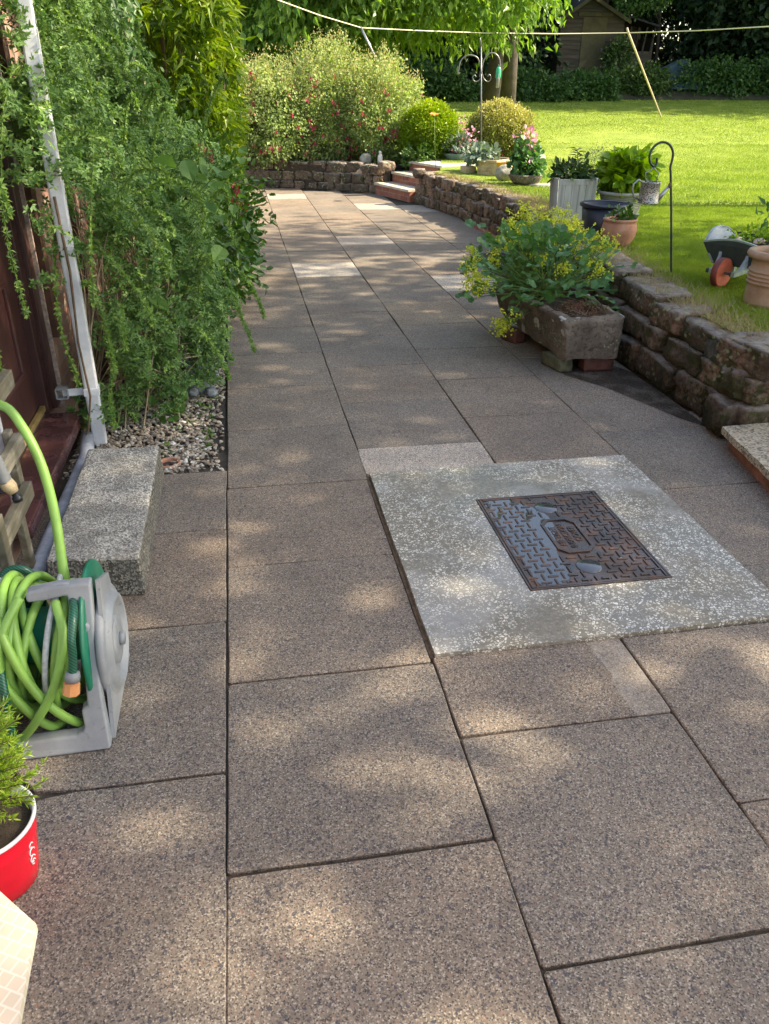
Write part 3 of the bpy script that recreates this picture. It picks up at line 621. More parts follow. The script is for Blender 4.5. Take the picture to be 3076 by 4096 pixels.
tr.obj('tread_bars', M['iron'], t)
m = MB()   # edge rib with small teeth
for x in (CX0 + .006, CX1 - .006): m.box((x, 1.265, .0155), (.009, CY1 - CY0 - .004, .005), bev=.0015)
for y in (CY0 + .006, CY1 - .006): m.box((1.26, y, .0155), (CX1 - CX0 - .03, .009, .005), bev=.0015)
for k in range(9):
    y = CY0 + .05 + k * .0715
    m.box((CX0 + .020, y, .0153), (.022, .007, .0045), bev=.0015); m.box((CX1 - .020, y, .0153), (.022, .007, .0045), bev=.0015)
for k in range(6):
    x = CX0 + .06 + k * .075
    m.box((x, CY0 + .020, .0153), (.007, .022, .0045), bev=.0015); m.box((x, CY1 - .020, .0153), (.007, .022, .0045), bev=.0015)
m.obj('edge_rib', M['iron'], t)
oc = [(-.035, -.118), (.035, -.118), (.062, -.088), (.062, .088), (.035, .118), (-.035, .118), (-.062, .088), (-.062, -.088)]
m = MB(); vs = []
for s_, z in ((1.14, .0145), (1.14, .0195), (.97, .0195), (.97, .0145)):
    vs += [(PCX + p[0] * s_ + (.0), PCY + p[1] * (1 + (s_ - 1) * .55), z) for p in oc]
m.add(vs, [(r * 8 + i, r * 8 + (i + 1) % 8, (r + 1) * 8 + (i + 1) % 8, (r + 1) * 8 + i) for r in range(3) for i in range(8)]); m.obj('plaque_rim', M['iron'], t)
def text_mesh(name, body, size, loc, rot, ext, mat, parent, align='CENTER', sx=1.0):
    cu = bpy.data.curves.new(name, 'FONT'); cu.body = body; cu.size = size; cu.extrude = ext; cu.align_x = align; cu.align_y = 'CENTER'
    tmp = bpy.data.objects.new('tmp', cu); C.objects.link(tmp); bpy.context.view_layer.update()
    dg = bpy.context.evaluated_depsgraph_get(); me = bpy.data.meshes.new_from_object(tmp.evaluated_get(dg)); bpy.data.objects.remove(tmp)
    me.materials.clear(); me.materials.append(mat); me.transform(Matrix.Translation(Vector(loc) - rootloc(parent)) @ Matrix(rot).to_4x4() @ Matrix.Diagonal((sx, 1, 1, 1)))
    o = bpy.data.objects.new(name, me); C.objects.link(o); o.parent = parent; return o
ROT = ((0, -1, 0), (1, 0, 0), (0, 0, 1))   # reads away from the camera, tops of letters to the left
for body, dx, dy, sz in (('AIR TIGHT', -.036, 0, .036), ('INSPECTION', .0, 0, .036), ('COVER', .036, .012, .036)):
    text_mesh('lettering', body, sz, (PCX + dx, PCY + dy, .0150), ROT, .0022, M['iron'], t, sx=.86 if len(body) > 5 else 1.0)
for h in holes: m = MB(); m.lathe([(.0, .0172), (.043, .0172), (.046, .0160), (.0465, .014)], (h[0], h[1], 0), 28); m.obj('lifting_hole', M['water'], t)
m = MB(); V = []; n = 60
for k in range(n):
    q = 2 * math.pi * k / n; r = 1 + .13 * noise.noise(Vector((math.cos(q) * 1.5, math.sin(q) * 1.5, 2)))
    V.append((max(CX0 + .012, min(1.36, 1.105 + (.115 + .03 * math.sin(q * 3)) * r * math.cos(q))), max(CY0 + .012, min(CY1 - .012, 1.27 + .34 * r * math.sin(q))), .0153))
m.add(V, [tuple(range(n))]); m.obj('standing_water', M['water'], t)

# ================================================================== HOUSE
WX = -.83
t = thing('house', (WX, 2.0, 0), 'brick house wall with a dark red panelled door, behind the climbing jasmine', 'house')
m = MB(); m.box((WX - .15, 6.3, 1.6), (.30, 7.3, 3.3)); m.box((WX - .15, -3.5, 1.6), (.30, 7.0, 3.3)); m.box((WX - .15, 1.31, 2.8), (.30, 2.68, .9)); m.box((WX - .05, 1.5, .03), (.28, 2.7, .14))
m.obj('wall', M['brick'], t)
m = MB(); m.box((-.745, 1.98, .115), (.165, 1.13, .055), bev=.008); m.obj('door_sill', M['sill'], t)
m = MB(); m.box((-.838, 2.69, 1.25), (.09, .085, 2.25), bev=.006); m.box((-.845, 2.61, 1.25), (.06, .075, 2.25), bev=.004); m.obj('door_frame', M['door'], t)
m = MB(); m.box((-.80, 2.739, .9), (.05, .010, 1.7), bev=.003); m.obj('chipped_edge', plain('chipped_paint', (.33, .25, .22), .9, .5, 60), t)
d = MB(); d.box((-.872, 1.72, 1.2), (.04, 1.74, 2.12)); dr = d.obj('door', M['door'], t)
m = MB()
for y0, y1 in ((1.0, 1.3), (1.48, 1.83), (2.02, 2.39)):
    for z0, z1 in ((.37, .78), (.95, 1.7)):
        for a, b, c, e in ((y0, y1, z0, z0 + .022), (y0, y1, z1 - .022, z1)): m.box((-.846, (a + b) / 2, (c + e) / 2), (.020, b - a, e - c), bev=.005)
        for a, b in ((y0, y0 + .022), (y1 - .022, y1)): m.box((-.8465, (a + b) / 2, (z0 + z1) / 2), (.019, b - a, z1 - z0 - .044), bev=.005)
m.obj('panel_moulding', M['door'], dr)
m = MB(); m.box((-.838, 1.94, .158), (.022, 1.26, .026), bev=.003); m.obj('threshold_strip', M['brass'], t)
m = MB()
for y in (2.95, 3.9): m.box((WX + .02, y, 1.7), (.05, .09, 2.6))
m.obj('timber_batten', plain('brown_batten', (.10, .05, .035), .8, .4, 12), t)
# downpipe
dp = gz(222, 958); DX, DY = dp[0] - .01, dp[1] + .01
t = thing('downpipe', (DX, DY, 0), 'square white rainwater pipe with a wall bracket, beside the door', 'drainpipe')
m = MB(); m.box((DX, DY, 1.55), (.062, .062, 3.1), .12, bev=.008); m.obj('pipe', M['white'], t)
m = MB(); m.box((DX, DY, .262), (.07, .07, .035), .12, bev=.003); m.box((DX - .075, DY - .012, .262), (.10, .006, .033), .12); m.obj('bracket', M['white'], t)
m = MB(); cx, cy = DX - .125, DY - .015
for a, b in (((0, .022), (.05, .005)), ((0, -.022), (.05, .005)), ((-.024, 0), (.005, .04)), ((.024, 0), (.005, .04))): m.box((cx + a[0], cy, .262 + a[1]), (b[0], .05, b[1]))
m.obj('bracket_box', M['midgrey'], t)
m = MB(); m.tube([(DX - .005, DY - .045, 1.1), (DX + .006, DY - .05, .8), (DX - .012, DY - .048, .5), (DX + .0, DY - .052, .25), (DX - .03, DY - .06, .1), (DX - .05, DY - .1, .06)], [.006, .006, .005, .005, .004, .003], 6)
o = m.obj('bare_stem', M['twig'], loc=(DX, DY - .05, 0)); tag(o, 'bare brown climbing stem trailing down the front of the white downpipe', 'stem')
# round waste pipe at the foot of the wall
t = thing('waste_pipe', (-.60, 1.8, 0), 'round grey waste pipe lying between the door sill and the concrete block', 'waste pipe')
pts = [(-.640, 2.46, .045), (-.618, 2.30, .048)] + [(-.606 - .004 * k, 2.2 - .2 * k, .050) for k in range(8)]; m = MB(); m.tube(pts, .031, 16); m.obj('pipe', M['pipe'], t)
m = MB(); m.tube([(-.633, .97, .05), (-.637, .82, .05)], .038, 16); m.obj('pipe_socket', M['pipe'], t)
m = MB(); m.lathe([(.033, -.004), (.036, 0), (.033, .004)], (-.628, 1.16, .05), 20, ax=((1, 0, 0), (0, 0, 1), (0, 1, 0))); m.tube([(-.66, 1.16, .06), (-.70, 1.17, .08)], .004, 6); m.obj('pipe_clip', M['pipe'], t)
# concrete block step
m = MB(); hh = .144
v8 = [(-.572, 1.162, 0), (-.262, 1.128, 0), (-.266, 2.075, 0), (-.572, 2.085, 0)]
v8 = v8 + [(x + (.006 if x < -.4 else -.006), y + (.006 if y < 1.5 else -.006), hh) for x, y, z in v8]
import bmesh
bm = bmesh.new(); vv = [bm.verts.new(p) for p in v8]
for f in [(3, 2, 1, 0), (4, 5, 6, 7), (0, 1, 5, 4), (1, 2, 6, 5), (2, 3, 7, 6), (3, 0, 4, 7)]: bm.faces.new([vv[i] for i in f])
bmesh.ops.bevel(bm, geom=list(bm.edges), offset=.014, segments=3, profile=.6, affect='EDGES')
bmesh.ops.subdivide_edges(bm, edges=[e for e in bm.edges if e.calc_length() > .1], cuts=14, use_grid_fill=True)
for v in bm.verts: v.co += Vector([.0035 * noise.noise(v.co * 12 + Vector((k, 0, 0))) for k in (0, 9, 21)])
me = bpy.data.meshes.new('concrete_block'); bm.to_mesh(me); bm.free(); me.materials.append(M['block'])
o = bpy.data.objects.new('concrete_block', me); C.objects.link(o); tag(o, 'long speckled concrete block lying in front of the door sill', 'concrete block')
# terracotta drain ring
m = MB(); r = gz(364, 1003); m.lathe([(.042, -.03), (.042, .006), (.052, .008), (.054, .0), (.054, -.03)], (r[0], r[1] + .01, 0), 28)
tag(m.obj('drain_ring', M['terra'], loc=(r[0], r[1], 0)), 'small round terracotta drain pipe end sunk in the gravel', 'drain')
# grey animal statue in the gravel
s0 = gz(445, 856); t = thing('stone_statue', (s0[0], s0[1], 0), 'small grey stone animal statue half hidden under the jasmine', 'statue')
m = MB(); m.stone((s0[0] - .02, s0[1] + .10, .09), (.17, .15, .19), .3, 3, .10, 7, .9); m.stone((s0[0] + .01, s0[1] + .06, .055), (.075, .07, .11), .3, 5, .08, 6, .95); m.stone((s0[0] + .03, s0[1] + .01, .02), (.06, .08, .045), .3, 6, .08, 5, .9); m.stone((s0[0] - .07, s0[1] + .03, .02), (.06, .08, .045), .3, 7, .08, 5, .9); m.obj('body', M['greystone'], t)
m = MB(); m.stone((s0[0] + .0, s0[1] + .08, .225), (.11, .10, .10), .3, 8, .10, 6, .9); m.stone((s0[0] + .015, s0[1] + .03, .215), (.05, .05, .045), .3, 9, .06, 5, .9)
for dx in (-.035, .04): m.stone((s0[0] + dx, s0[1] + .09, .275), (.03, .02, .045), .3, 2, .05, 4, .8)
m.obj('head', M['greystone'], t)

# ================================================================== TROUGH
t = thing('stone_trough', (2.1, 3.7, .08), 'old lichen spotted stone trough raised on bricks against the wall', 'stone trough')
bm = bmesh.new()
outer_b = [(1.965, 3.13), (2.295, 3.11), (2.33, 4.18), (1.915, 4.2)]; outer_t = [(1.925, 3.09), (2.315, 3.10), (2.34, 4.2), (1.80, 4.15)]
def grid_quad(bm, q, n1, n2):
    vs = [[bm.verts.new(Vector(q[0]).lerp(Vector(q[1]), i / n1).lerp(Vector(q[3]).lerp(Vector(q[2]), i / n1), j / n2)) for i in range(n1 + 1)] for j in range(n2 + 1)]
    for j in range(n2):
        for i in range(n1): bm.faces.new((vs[j][i], vs[j][i + 1], vs[j + 1][i + 1], vs[j + 1][i]))
B_ = [(x, y, .085) for x, y in outer_b]; T_ = [(x, y, .335) for x, y in outer_t]; cx, cy = 2.1, 3.65
def inset(p, d, z):
    x = p[0] + (d if p[0] < cx else -d); y = p[1] + (d if p[1] < cy else -d); return (x, y, z)
I_ = [inset(p, .055, .335) for p in outer_t]; J_ = [inset(p, .065, .25) for p in outer_t]
for i in range(4):
    j = (i + 1) % 4; grid_quad(bm, (B_[i], B_[j], T_[j], T_[i]), 22, 12); grid_quad(bm, (T_[i], T_[j], I_[j], I_[i]), 22, 3); grid_quad(bm, (I_[i], I_[j], J_[j], J_[i]), 22, 3)
grid_quad(bm, (B_[0], B_[3], B_[2], B_[1]), 12, 12)
bmesh.ops.remove_doubles(bm, verts=bm.verts, dist=.001)
for v in bm.verts:
    n_ = Vector([noise.noise(v.co * 9 + Vector((k, 0, 0))) + .8 * noise.noise(v.co * 26 + Vector((0, k, 0))) for k in (0, 13, 29)])
    f = (v.co - Vector((cx, cy, .2))); f = Vector((f.x / .22, f.y / .56, f.z / .14)); ff = sorted([abs(f.x), abs(f.y), abs(f.z)])[1]
    v.co += n_ * .0105
    if ff > .80 : v.co = v.co.lerp(Vector((cx, cy, .2)), (ff - .80) * .22)
me = bpy.data.meshes.new('basin'); bm.to_mesh(me); bm.free(); me.transform(Matrix.Translation(-Vector((2.1, 3.7, .08)))); me.materials.append(M['trough'])
for p in me.polygons: p.use_smooth = True
o = bpy.data.objects.new('basin', me); C.objects.link(o); o.parent = t
m = MB(); V = []; nx, ny = 16, 30
for j in range(ny + 1):
    for i in range(nx + 1):
        u, v_ = i / nx, j / ny; x0 = 1.975 + (1.86 - 1.975) * v_; x1 = 2.265; x = x0 + (x1 - x0) * u; y = 3.155 + .95 * v_
        V.append((x, y, .30 + .03 * noise.noise(Vector((x * 9, y * 9, 0)))))
m.add(V, [(j * (nx + 1) + i, j * (nx + 1) + i + 1, (j + 1) * (nx + 1) + i + 1, (j + 1) * (nx + 1) + i) for j in range(ny) for i in range(nx)], True); m.obj('soil', M['soil'], t)
M['shadebrick'] = plain('shade_darkened_brick', (.11, .045, .034), .6, .4, 25, bump=.4)  # red brick colour darkened to stand for the shade under the trough
def brick(c, d, rz, label, mat, seed=1, grp='bricks propping up the stone trough'):
    m = MB(); m.stone((c[0], c[1], c[2]), d, rz, seed, .05, 5, .12); return tag(m.obj('brick', mat, loc=(c[0], c[1], c[2] - d[2] / 2)), label, 'brick', grp)
brick((1.975, 3.26, .040), (.09, .21, .078), .22, 'mossy grey brick under the front left corner of the trough', M['mossbrick'], 3)
brick((2.20, 3.20, .042), (.19, .10, .082), .02, 'dark red brick under the front right of the trough', M['shadebrick'], 5)
brick((1.895, 3.86, .042), (.10, .15, .08), .4, 'broken red brick sticking out under the left side of the trough', M['shadebrick'], 8)
g_ = NG('wet_film'); g_.p(Base_Color=(.035, .03, .026), Roughness=.12, Specular_IOR_Level=.6)
al = g_.n('BsdfTransparent', {}).outputs[0]; px = g_.noise(7, 4, .6)
mx = g_.n('MixShader', {'Fac': g_.ramp(px, (.36, .25), (.52, .6)), 1: al, 2: g_.b.outputs[0]}); g_.t.links.new(mx.outputs[0], g_.out.inputs[0])
m = MB(); m.add([(x, y, .0035) for x, y in ((2.02, 3.02), (2.12, 2.86), (2.3, 2.35), (2.385, 2.2), (2.39, 3.1), (2.3, 3.3), (1.96, 3.3), (1.97, 3.1))], [tuple(range(8))])
tag(m.obj('puddle', g_.m, loc=(2.2, 2.8, 0)), None, None, kind='structure')

# ================================================================== LAWN ORNAMENTS
LZ = .42
# silvered planter (front corner at 2.96,6.05)
def vec(*a): return Vector(a)
t = thing('wooden_planter', (3.17, 6.3, LZ), 'tall silvery wooden planter box behind the black bucket', 'planter')
A = [vec(2.955, 6.05, LZ), vec(3.285, 6.02, LZ), vec(3.40, 6.33, LZ), vec(3.05, 6.40, LZ)]; ctr = sum(A, Vector()) / 4
Tt = [ctr + (p - ctr) * 1.10 + vec(0, 0, .37) for p in A]
for i in range(4):
    j = (i + 1) % 4; pm = MB(); nrm = (A[j] - A[i]).cross(vec(0, 0, 1)).normalized(); nrm = nrm if nrm.dot(A[i] - ctr) > 0 else -nrm
    for k in range(5):
        u0, u1 = .06 + .88 * k / 5 + .004, .06 + .88 * (k + 1) / 5 - .004
        pm.extr([A[i].lerp(A[j], u0), A[i].lerp(A[j], u1), Tt[i].lerp(Tt[j], u1) - vec(0, 0, .01), Tt[i].lerp(Tt[j], u0) - vec(0, 0, .01)], -nrm * .018)
    for z0, z1 in ((.0, .11), (.88, 1.0)):
        q = [A[i].lerp(Tt[i], z0).lerp(A[j].lerp(Tt[j], z0), .07), A[i].lerp(Tt[i], z0).lerp(A[j].lerp(Tt[j], z0), .93), A[i].lerp(Tt[i], z1).lerp(A[j].lerp(Tt[j], z1), .93), A[i].lerp(Tt[i], z1).lerp(A[j].lerp(Tt[j], z1), .07)]
        pm.extr([p + nrm * .006 for p in q], -nrm * .02)
    pm.obj('side_panel', M['silver'], t)
    pp = MB(); o1 = (A[i] - ctr).normalized() * .012
    pp.tube([A[i] - o1, A[i].lerp(Tt[i], 1.03) - o1], .026, 4, smooth=False); pp.obj('corner_post', M['silver'], t)
m = MB(); m.add([ctr + (p - ctr) * .95 - vec(0, 0, .03) for p in Tt], [(0, 1, 2, 3)]); m.obj('soil', M['soil'], t)
# grey woven pot
gp = Vector(gz(1364, 478, LZ)) + vec(-.10, .06, 0); t = thing('woven_pot', gp, 'wide grey woven-pattern pot of lime green hydrangea, behind the watering can', 'plant pot')
m = MB(); m.lathe([(.0, 0), (.145, 0), (.155, .05), (.185, .17), (.205, .235)], gp, 40); m.obj('pot_body', M['woven'], t)
m = MB(); m.lathe([(.205, .232), (.226, .236), (.230, .258), (.214, .262), (.20, .25)], gp, 40); m.obj('pot_rim', M['greyrim'], t)
m = MB(); m.lathe([(.203, .245), (0, .25)], gp, 30); m.obj('soil', M['soil'], t)
# black bucket
bp_ = vec(3.07, 5.27, LZ); t = thing('black_bucket', bp_, 'large black plastic bucket between the wooden planter and the terracotta pot', 'bucket')
m = MB(); m.lathe([(0, 0), (.150, 0), (.158, .02), (.182, .258), (.176, .258), (.150, .03), (0, .02)], bp_, 40); m.obj('bucket_body', M['navy'], t)
m = MB(); m.lathe([(.182, .236), (.198, .242), (.201, .260), (.192, .267), (.178, .262)], bp_, 40); m.obj('rim', M['navy'], t)
m = MB(); m.tube([bp_ + vec(.197 * math.cos(q), .197 * math.sin(q) , .268 - .015 * math.sin(math.pi * i / 16)) for i, q in enumerate([math.pi * (1.02 + .96 * i / 16) for i in range(17)])], .008, 8); m.obj('handle', M['navy'], t)
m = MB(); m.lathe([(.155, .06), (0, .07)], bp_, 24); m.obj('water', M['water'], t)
# terracotta pot
tp = vec(3.045, 4.90, LZ); t = thing('terracotta_pot', tp, 'rounded orange terracotta pot with a small begonia, in front of the black bucket', 'plant pot')
m = MB(); m.lathe([(0, -.01), (.078, -.01), (.10, .02), (.128, .075), (.135, .12), (.126, .165), (.120, .178), (.130, .182), (.130, .197), (.122, .200), (.112, .19), (.110, .17)], tp, 40); m.obj('pot_body', M['terra'], t)
m = MB(); m.lathe([(.112, .172), (0, .178)], tp, 24); m.obj('soil', M['soil'], t)
# shepherd hook
hp = gy(1451, 588, 3.86); t = thing('shepherd_hook', (hp[0], hp[1], LZ), 'dark green crook-shaped iron pole standing in the lawn, holding the watering can', 'hook pole')
pts = [(1451, 590), (1450, 470), (1449, 382), (1448, 362), (1452, 345), (1454, 330), (1449, 316), (1441, 309), (1430, 307), (1418, 312), (1408, 323), (1403, 338), (1405, 352), (1412, 359), (1418, 354), (1419, 341)]
P3 = [Vector(gy(a, b, 3.86)) for a, b in pts]; P3[0].z = LZ - .03; sm = []
for i in range(len(P3) - 1):
    p0, p1, p2, p3 = P3[max(i - 1, 0)], P3[i], P3[i + 1], P3[min(i + 2, len(P3) - 1)]
    for k in range(4):
        u = k / 4; sm.append(.5 * ((2 * p1) + (p2 - p0) * u + (2 * p0 - 5 * p1 + 4 * p2 - p3) * u * u + (3 * p1 - p0 - 3 * p2 + p3) * u ** 3))
sm.append(P3[-1]); m = MB(); m.tube(sm, .0075, 10); m.obj('pole', M['greeniron'], t)
# watering can
wc = Vector(gy(1399, 439, 3.86)); t = thing('watering_can', wc, 'rusty punched-metal watering can hanging from the green crook', 'watering can')
m = MB(); m.lathe([(0, 0), (.064, 0), (.066, .006), (.062, .010), (.061, .118), (.064, .122), (.064, .128), (.058, .128), (.056, .02), (0, .015)], wc, 36); m.obj('can_body', M['galv'], t)
m = MB(); m.tube([wc + vec(.052, -.01, .02), wc + vec(.085, -.012, .055), wc + vec(.118, -.014, .098)], [.017, .013, .009], 12); m.obj('spout', M['metal'], t)
m = MB(); m.lathe([(.008, 0), (.018, .016), (.016, .02), (0, .021)], wc + vec(.116, -.014, .095), 16, ax=(vec(.5, 0, -.86), vec(0, 1, 0), vec(.72, -.1, .69))); m.obj('rose', M['twig'], t)
m = MB(); m.tube([wc + vec(-.058, 0, .125), wc + vec(-.085, 0, .14), wc + vec(-.115, 0, .115), wc + vec(-.118, 0, .08), wc + vec(-.10, 0, .04), wc + vec(-.062, 0, .02)], .006, 8); m.obj('handle', M['metal'], t)
top = Vector(gy(1412, 361, 3.86)); m = MB()
for sg in (-1, 1): m.tube([wc + vec(-.0 + .035 * sg, .0, .125), wc + vec(.045 * sg, 0, .18), top + vec(.02 * sg, 0, -.02), top], .003, 6)
m.obj('hanging_wire', M['metal'], t)
# wheelbarrow
fw = vec(-.89, -.47, 0).normalized(); ax_ = vec(.47, -.88, 0).normalized(); Zv = vec(0, 0, 1); W0 = vec(3.05, 3.42, LZ)
def bw(a, b, z): return W0 - fw * a + ax_ * b + Zv * z      # a back along the barrow, b to its near side, z up
t = thing('toy_wheelbarrow', W0, 'small ornamental green wooden wheelbarrow planter with a red wheel', 'wheelbarrow')
m = MB(); wax = (fw, Zv, ax_)
m.lathe([(0, -.022), (.083, -.022), (.088, -.018), (.088, .018), (.083, .022), (0, .022)], bw(0, 0, .083), 32, ax=wax, smooth=False); wh = m.obj('wheel', M['bred'], t)
m = MB(); m.lathe([(.0875, -.020), (.090, -.019), (.090, .019), (.0875, .020)], bw(0, 0, .083), 32, ax=wax); m.obj('tyre', M['bdred'], wh)
m = MB(); m.tube([bw(0, -.085, .083), bw(0, .085, .083)], .008, 8); m.box(bw(0, -.085, .083), (.03, .024, .03), ax=wax, bev=.003); m.box(bw(0, .075, .083), (.03, .024, .03), ax=wax, bev=.003); m.obj('axle', M['bgreen'], t)
for sg in (-1, 1):
    m = MB(); m.extr([bw(-.02, .075 * sg, .07), bw(-.02, .075 * sg, .098), bw(.50, .15 * sg, .175), bw(.50, .15 * sg, .145)], ax_ * .022); m.obj('shaft', M['bpale'], t)
    m = MB(); q = [bw(.03, .082 * sg, .10), bw(.05, .084 * sg, .125), bw(.078, .088 * sg, .165), bw(.088, .092 * sg, .21), bw(.115, .095 * sg, .225), bw(.13, .095 * sg, .12)]; m.extr(q, ax_ * .018); m.obj('bracket', M['bgrey'], t)
    m = MB(); m.extr([bw(.34, .13 * sg, .15), bw(.38, .13 * sg, .15), bw(.37, .135 * sg, 0), bw(.345, .135 * sg, 0)], ax_ * .02); m.obj('leg', M['bpale'], t)
m = MB(); n = 12; topc = [bw(.075 , -.205 + .41 * k / n, .228 + .032 * math.sin(math.pi * k / n)) for k in range(n + 1)]
m.extr([bw(.10, -.135, .11), *topc, bw(.10, .135, .11)], -fw * .018); m.obj('front_board', M['bgreen'], t)
m = MB(); rim_ = [p + Zv * .001 for p in topc]; m.extr(rim_ + [p + Zv * .010 for p in rim_[::-1]], -fw * .02); m.obj('front_rim', M['bpale'], t)
def sidep(sg, mat, rim):
    n = 12; low = [bw(.09, .135 * sg, .115), bw(.46, .135 * sg, .135)]; up = [bw(.085 + .38 * k / n, (.205 + .03 * math.sin(math.pi * min(1, k / 5) / 2)) * sg, .228 + .075 * math.sin(math.pi * k / n) ** .8) for k in range(n, -1, -1)]
    m = MB(); m.extr(low + up, ax_ * -.014 * sg); p = m.obj('side_board', mat, t)
    m = MB(); m.extr([q + Zv * .001 for q in up] + [q + Zv * .009 for q in up[::-1]], ax_ * -.016 * sg); m.obj('board_edge', rim, p)
sidep(-1, M['bgrey'], M['bgrey']); sidep(1, M['bred'], M['bpale'])
m = MB(); m.extr([bw(.46, -.135, .13), bw(.46, -.205, .26), bw(.46, .205, .26), bw(.46, .135, .13)], fw * .014); m.obj('back_board', M['bgreen'], t)
m = MB(); V = []
for j in range(9):
    for i in range(9):
        a = .095 + .36 * j / 8; b = -.185 + .37 * i / 8; V.append(bw(a, b, .232 + .02 * noise.noise(Vector((a * 30, b * 30, 1)))))
m.add(V, [(j * 9 + i, j * 9 + i + 1, (j + 1) * 9 + i + 1, (j + 1) * 9 + i) for j in range(8) for i in range(8)], True); m.obj('soil', M['soil'], t)
for i, (a, b, s_, lab) in enumerate(((.13, -.10, .045, 'small pale pebble at the front left of the wheelbarrow soil'), (.22, -.05, .075, 'round grey pebble in the middle of the wheelbarrow'), (.26, .06, .09, 'long mauve pebble at the back of the wheelbarrow'), (.20, .08, .06, 'flat pale pebble near the mauve one in the wheelbarrow'))):
    m = MB(); c = bw(a, b, .252); m.stone(c, (s_, s_ * .6, s_ * .38), .6, i * 3, .06, 6, 1.0); tag(m.obj('pebble', plain('pebble_%d' % i, (.40 + .04 * i, .36, .34), .6, .2, 30), loc=c), lab, 'pebble', 'pebbles in the wheelbarrow')
# ribbed clay pot at the right edge
cp_ = vec(3.105, 2.95, LZ); t = thing('ribbed_clay_pot', cp_, 'tall ribbed buff clay pot cut off by the right edge, beside the wheelbarrow', 'clay pot')
prof = [(.0, -.01), (.150, -.01), (.155, .02), (.152, .10)]
for k in range(4): z = .115 + k * .021; prof += [(.152, z), (.162, z + .006), (.162, z + .012), (.152, z + .018)]
prof += [(.150, .235), (.157, .25), (.180, .258), (.186, .275), (.178, .292), (.150, .294), (.140, .27), (.138, .2)]
m = MB(); m.lathe(prof, cp_, 44); m.obj('pot_body', M['buff'], t)
m = MB(); m.lathe([(.14, .255), (0, .25)], cp_, 24); m.obj('soil', M['soil'], t)
m = MB(); m.lathe([(.0, 0), (.09, 0), (.11, .02), (.115, .15), (.105, .16), (.0, .165)], cp_ + vec(-.155, .03, .1), 10, sx=.05); 

# ================================================================== FAR POTS AND STONES
def potthing(name, c, prof, mat, label, cat='plant pot', soil=None, seg=28, sx=1, sy=1):
    t = thing(name, c, label, cat); m = MB(); m.lathe(prof, c, seg, sx=sx, sy=sy); m.obj('pot_body', mat, t)
    if soil: m = MB(); m.lathe([(soil[0], soil[1]), (0, soil[1] + .005)], c, 20, sx=sx, sy=sy); m.obj('soil', M['soil'], t)
    return t
c1 = Vector(gz(990, 354, LZ)) + vec(.02, .1, 0)
potthing('teal_bowl', c1, [(0, 0), (.15, 0), (.19, .05), (.25, .14), (.26, .15), (.24, .15), (.2, .08)], M['teal'], 'low grey-blue bowl of pink flowers beside the top of the steps', soil=(.24, .13))
c2 = Vector(gz(1035, 352, LZ)) + vec(.05, .25, 0)
potthing('half_barrel', c2, [(0, 0), (.17, 0), (.19, .09), (.195, .10), (.195, .12), (.20, .20), (.21, .205), (.205, .23), (.18, .23), (.17, .15)], M['sandclay'], 'round tan tub just behind the tall pole', soil=(.18, .2))
def recttrough(name, a, b, wd, h, mat, label, face=True):
    a = Vector(a); b = Vector(b); d = (b - a).normalized(); n_ = vec(-d.y, d.x, 0); L = (b - a).length; c = (a + b) / 2 + n_ * wd / 2
    t = thing(name, c, label, 'planter trough'); m = MB(); ax = (d, n_, vec(0, 0, 1))
    m.box(c + vec(0, 0, h * .42), (L * .94, wd * .94, h * .84), ax=ax, bev=.008); m.obj('trough_body', mat, t)
    m = MB()
    for s_ in (-1, 1): m.box(c + n_ * s_ * (wd / 2 - .015) + vec(0, 0, h * .92), (L, .03, h * .16), ax=ax, bev=.004); m.box(c + d * s_ * (L / 2 - .015) + vec(0, 0, h * .92), (.03, wd - .062, h * .16), ax=ax, bev=.004)
    m.obj('trough_rim', mat, t); m = MB(); m.box(c + vec(0, 0, h * .86), (L - .06, wd - .06, .01), ax=ax); m.obj('soil', M['soil'], t)
    if face:
        m = MB(); rr = random.Random(2)
        for k in range(9): m.stone(c - n_ * (wd * .47) + d * (L * .32 * (k / 4 - 1)) + vec(0, 0, h * (.35 + .2 * (k % 2))), (.05, .012, .045), math.atan2(d.y, d.x), k, .1, 4, .9)
        m.obj('relief_pattern', mat, t)
    return t
a = Vector(gz(1027, 378, LZ)); b = Vector(gz(1071, 381, LZ))
recttrough('clay_trough', a, b, .62, .20, M['sandclay'], 'oblong tan clay trough with a raised pattern, planted with silvery begonias')
a2 = Vector(gz(1078, 383, LZ)); yc = a2 + vec(.12, .22, 0)
potthing('yellow_pot', yc, [(0, 0), (.10, 0), (.14, .17), (.145, .18), (.13, .18), (.12, .1)], M['yellow'], 'bright yellow glazed pot between the clay trough and the round boulder', soil=(.13, .16))
def rock(name, c, d, label, mat, seed, rz=.2, cat='stone', rr=.85, amp=.08):
    m = MB(); m.stone((c[0], c[1], c[2] + d[2] * .45), d, rz, seed, amp, 8, rr); return tag(m.obj(name, mat, loc=c), label, cat)
rock('boulder', Vector(gz(1095, 391, LZ)) + vec(0, .1, 0), (.23, .22, .19), 'round pale boulder at the edge of the lawn above the wall', M['rock'], 4, rr=1.0)
rock('stone_block', Vector(gz(1013, 376, LZ)) + vec(.0, .06, 0), (.17, .17, .11), 'small carved clay block left of the patterned trough', M['sandclay'], 6, rr=.2, amp=.03)
pbc = Vector(gz(1105, 352, LZ)) + vec(.15, .5, 0)
potthing('terracotta_flowerpot', pbc, [(0, 0), (.12, 0), (.17, .24), (.19, .245), (.195, .29), (.175, .295), (.16, .24)], M['terra'], 'flared terracotta flowerpot under the right hand box ball', soil=(.17, .26))
bb = Vector(gz(1143, 400, LZ)) + vec(0, .12, 0)
t = thing('stone_basin', bb, 'rough dark stone basin planted with a tall pink geranium', 'stone basin')
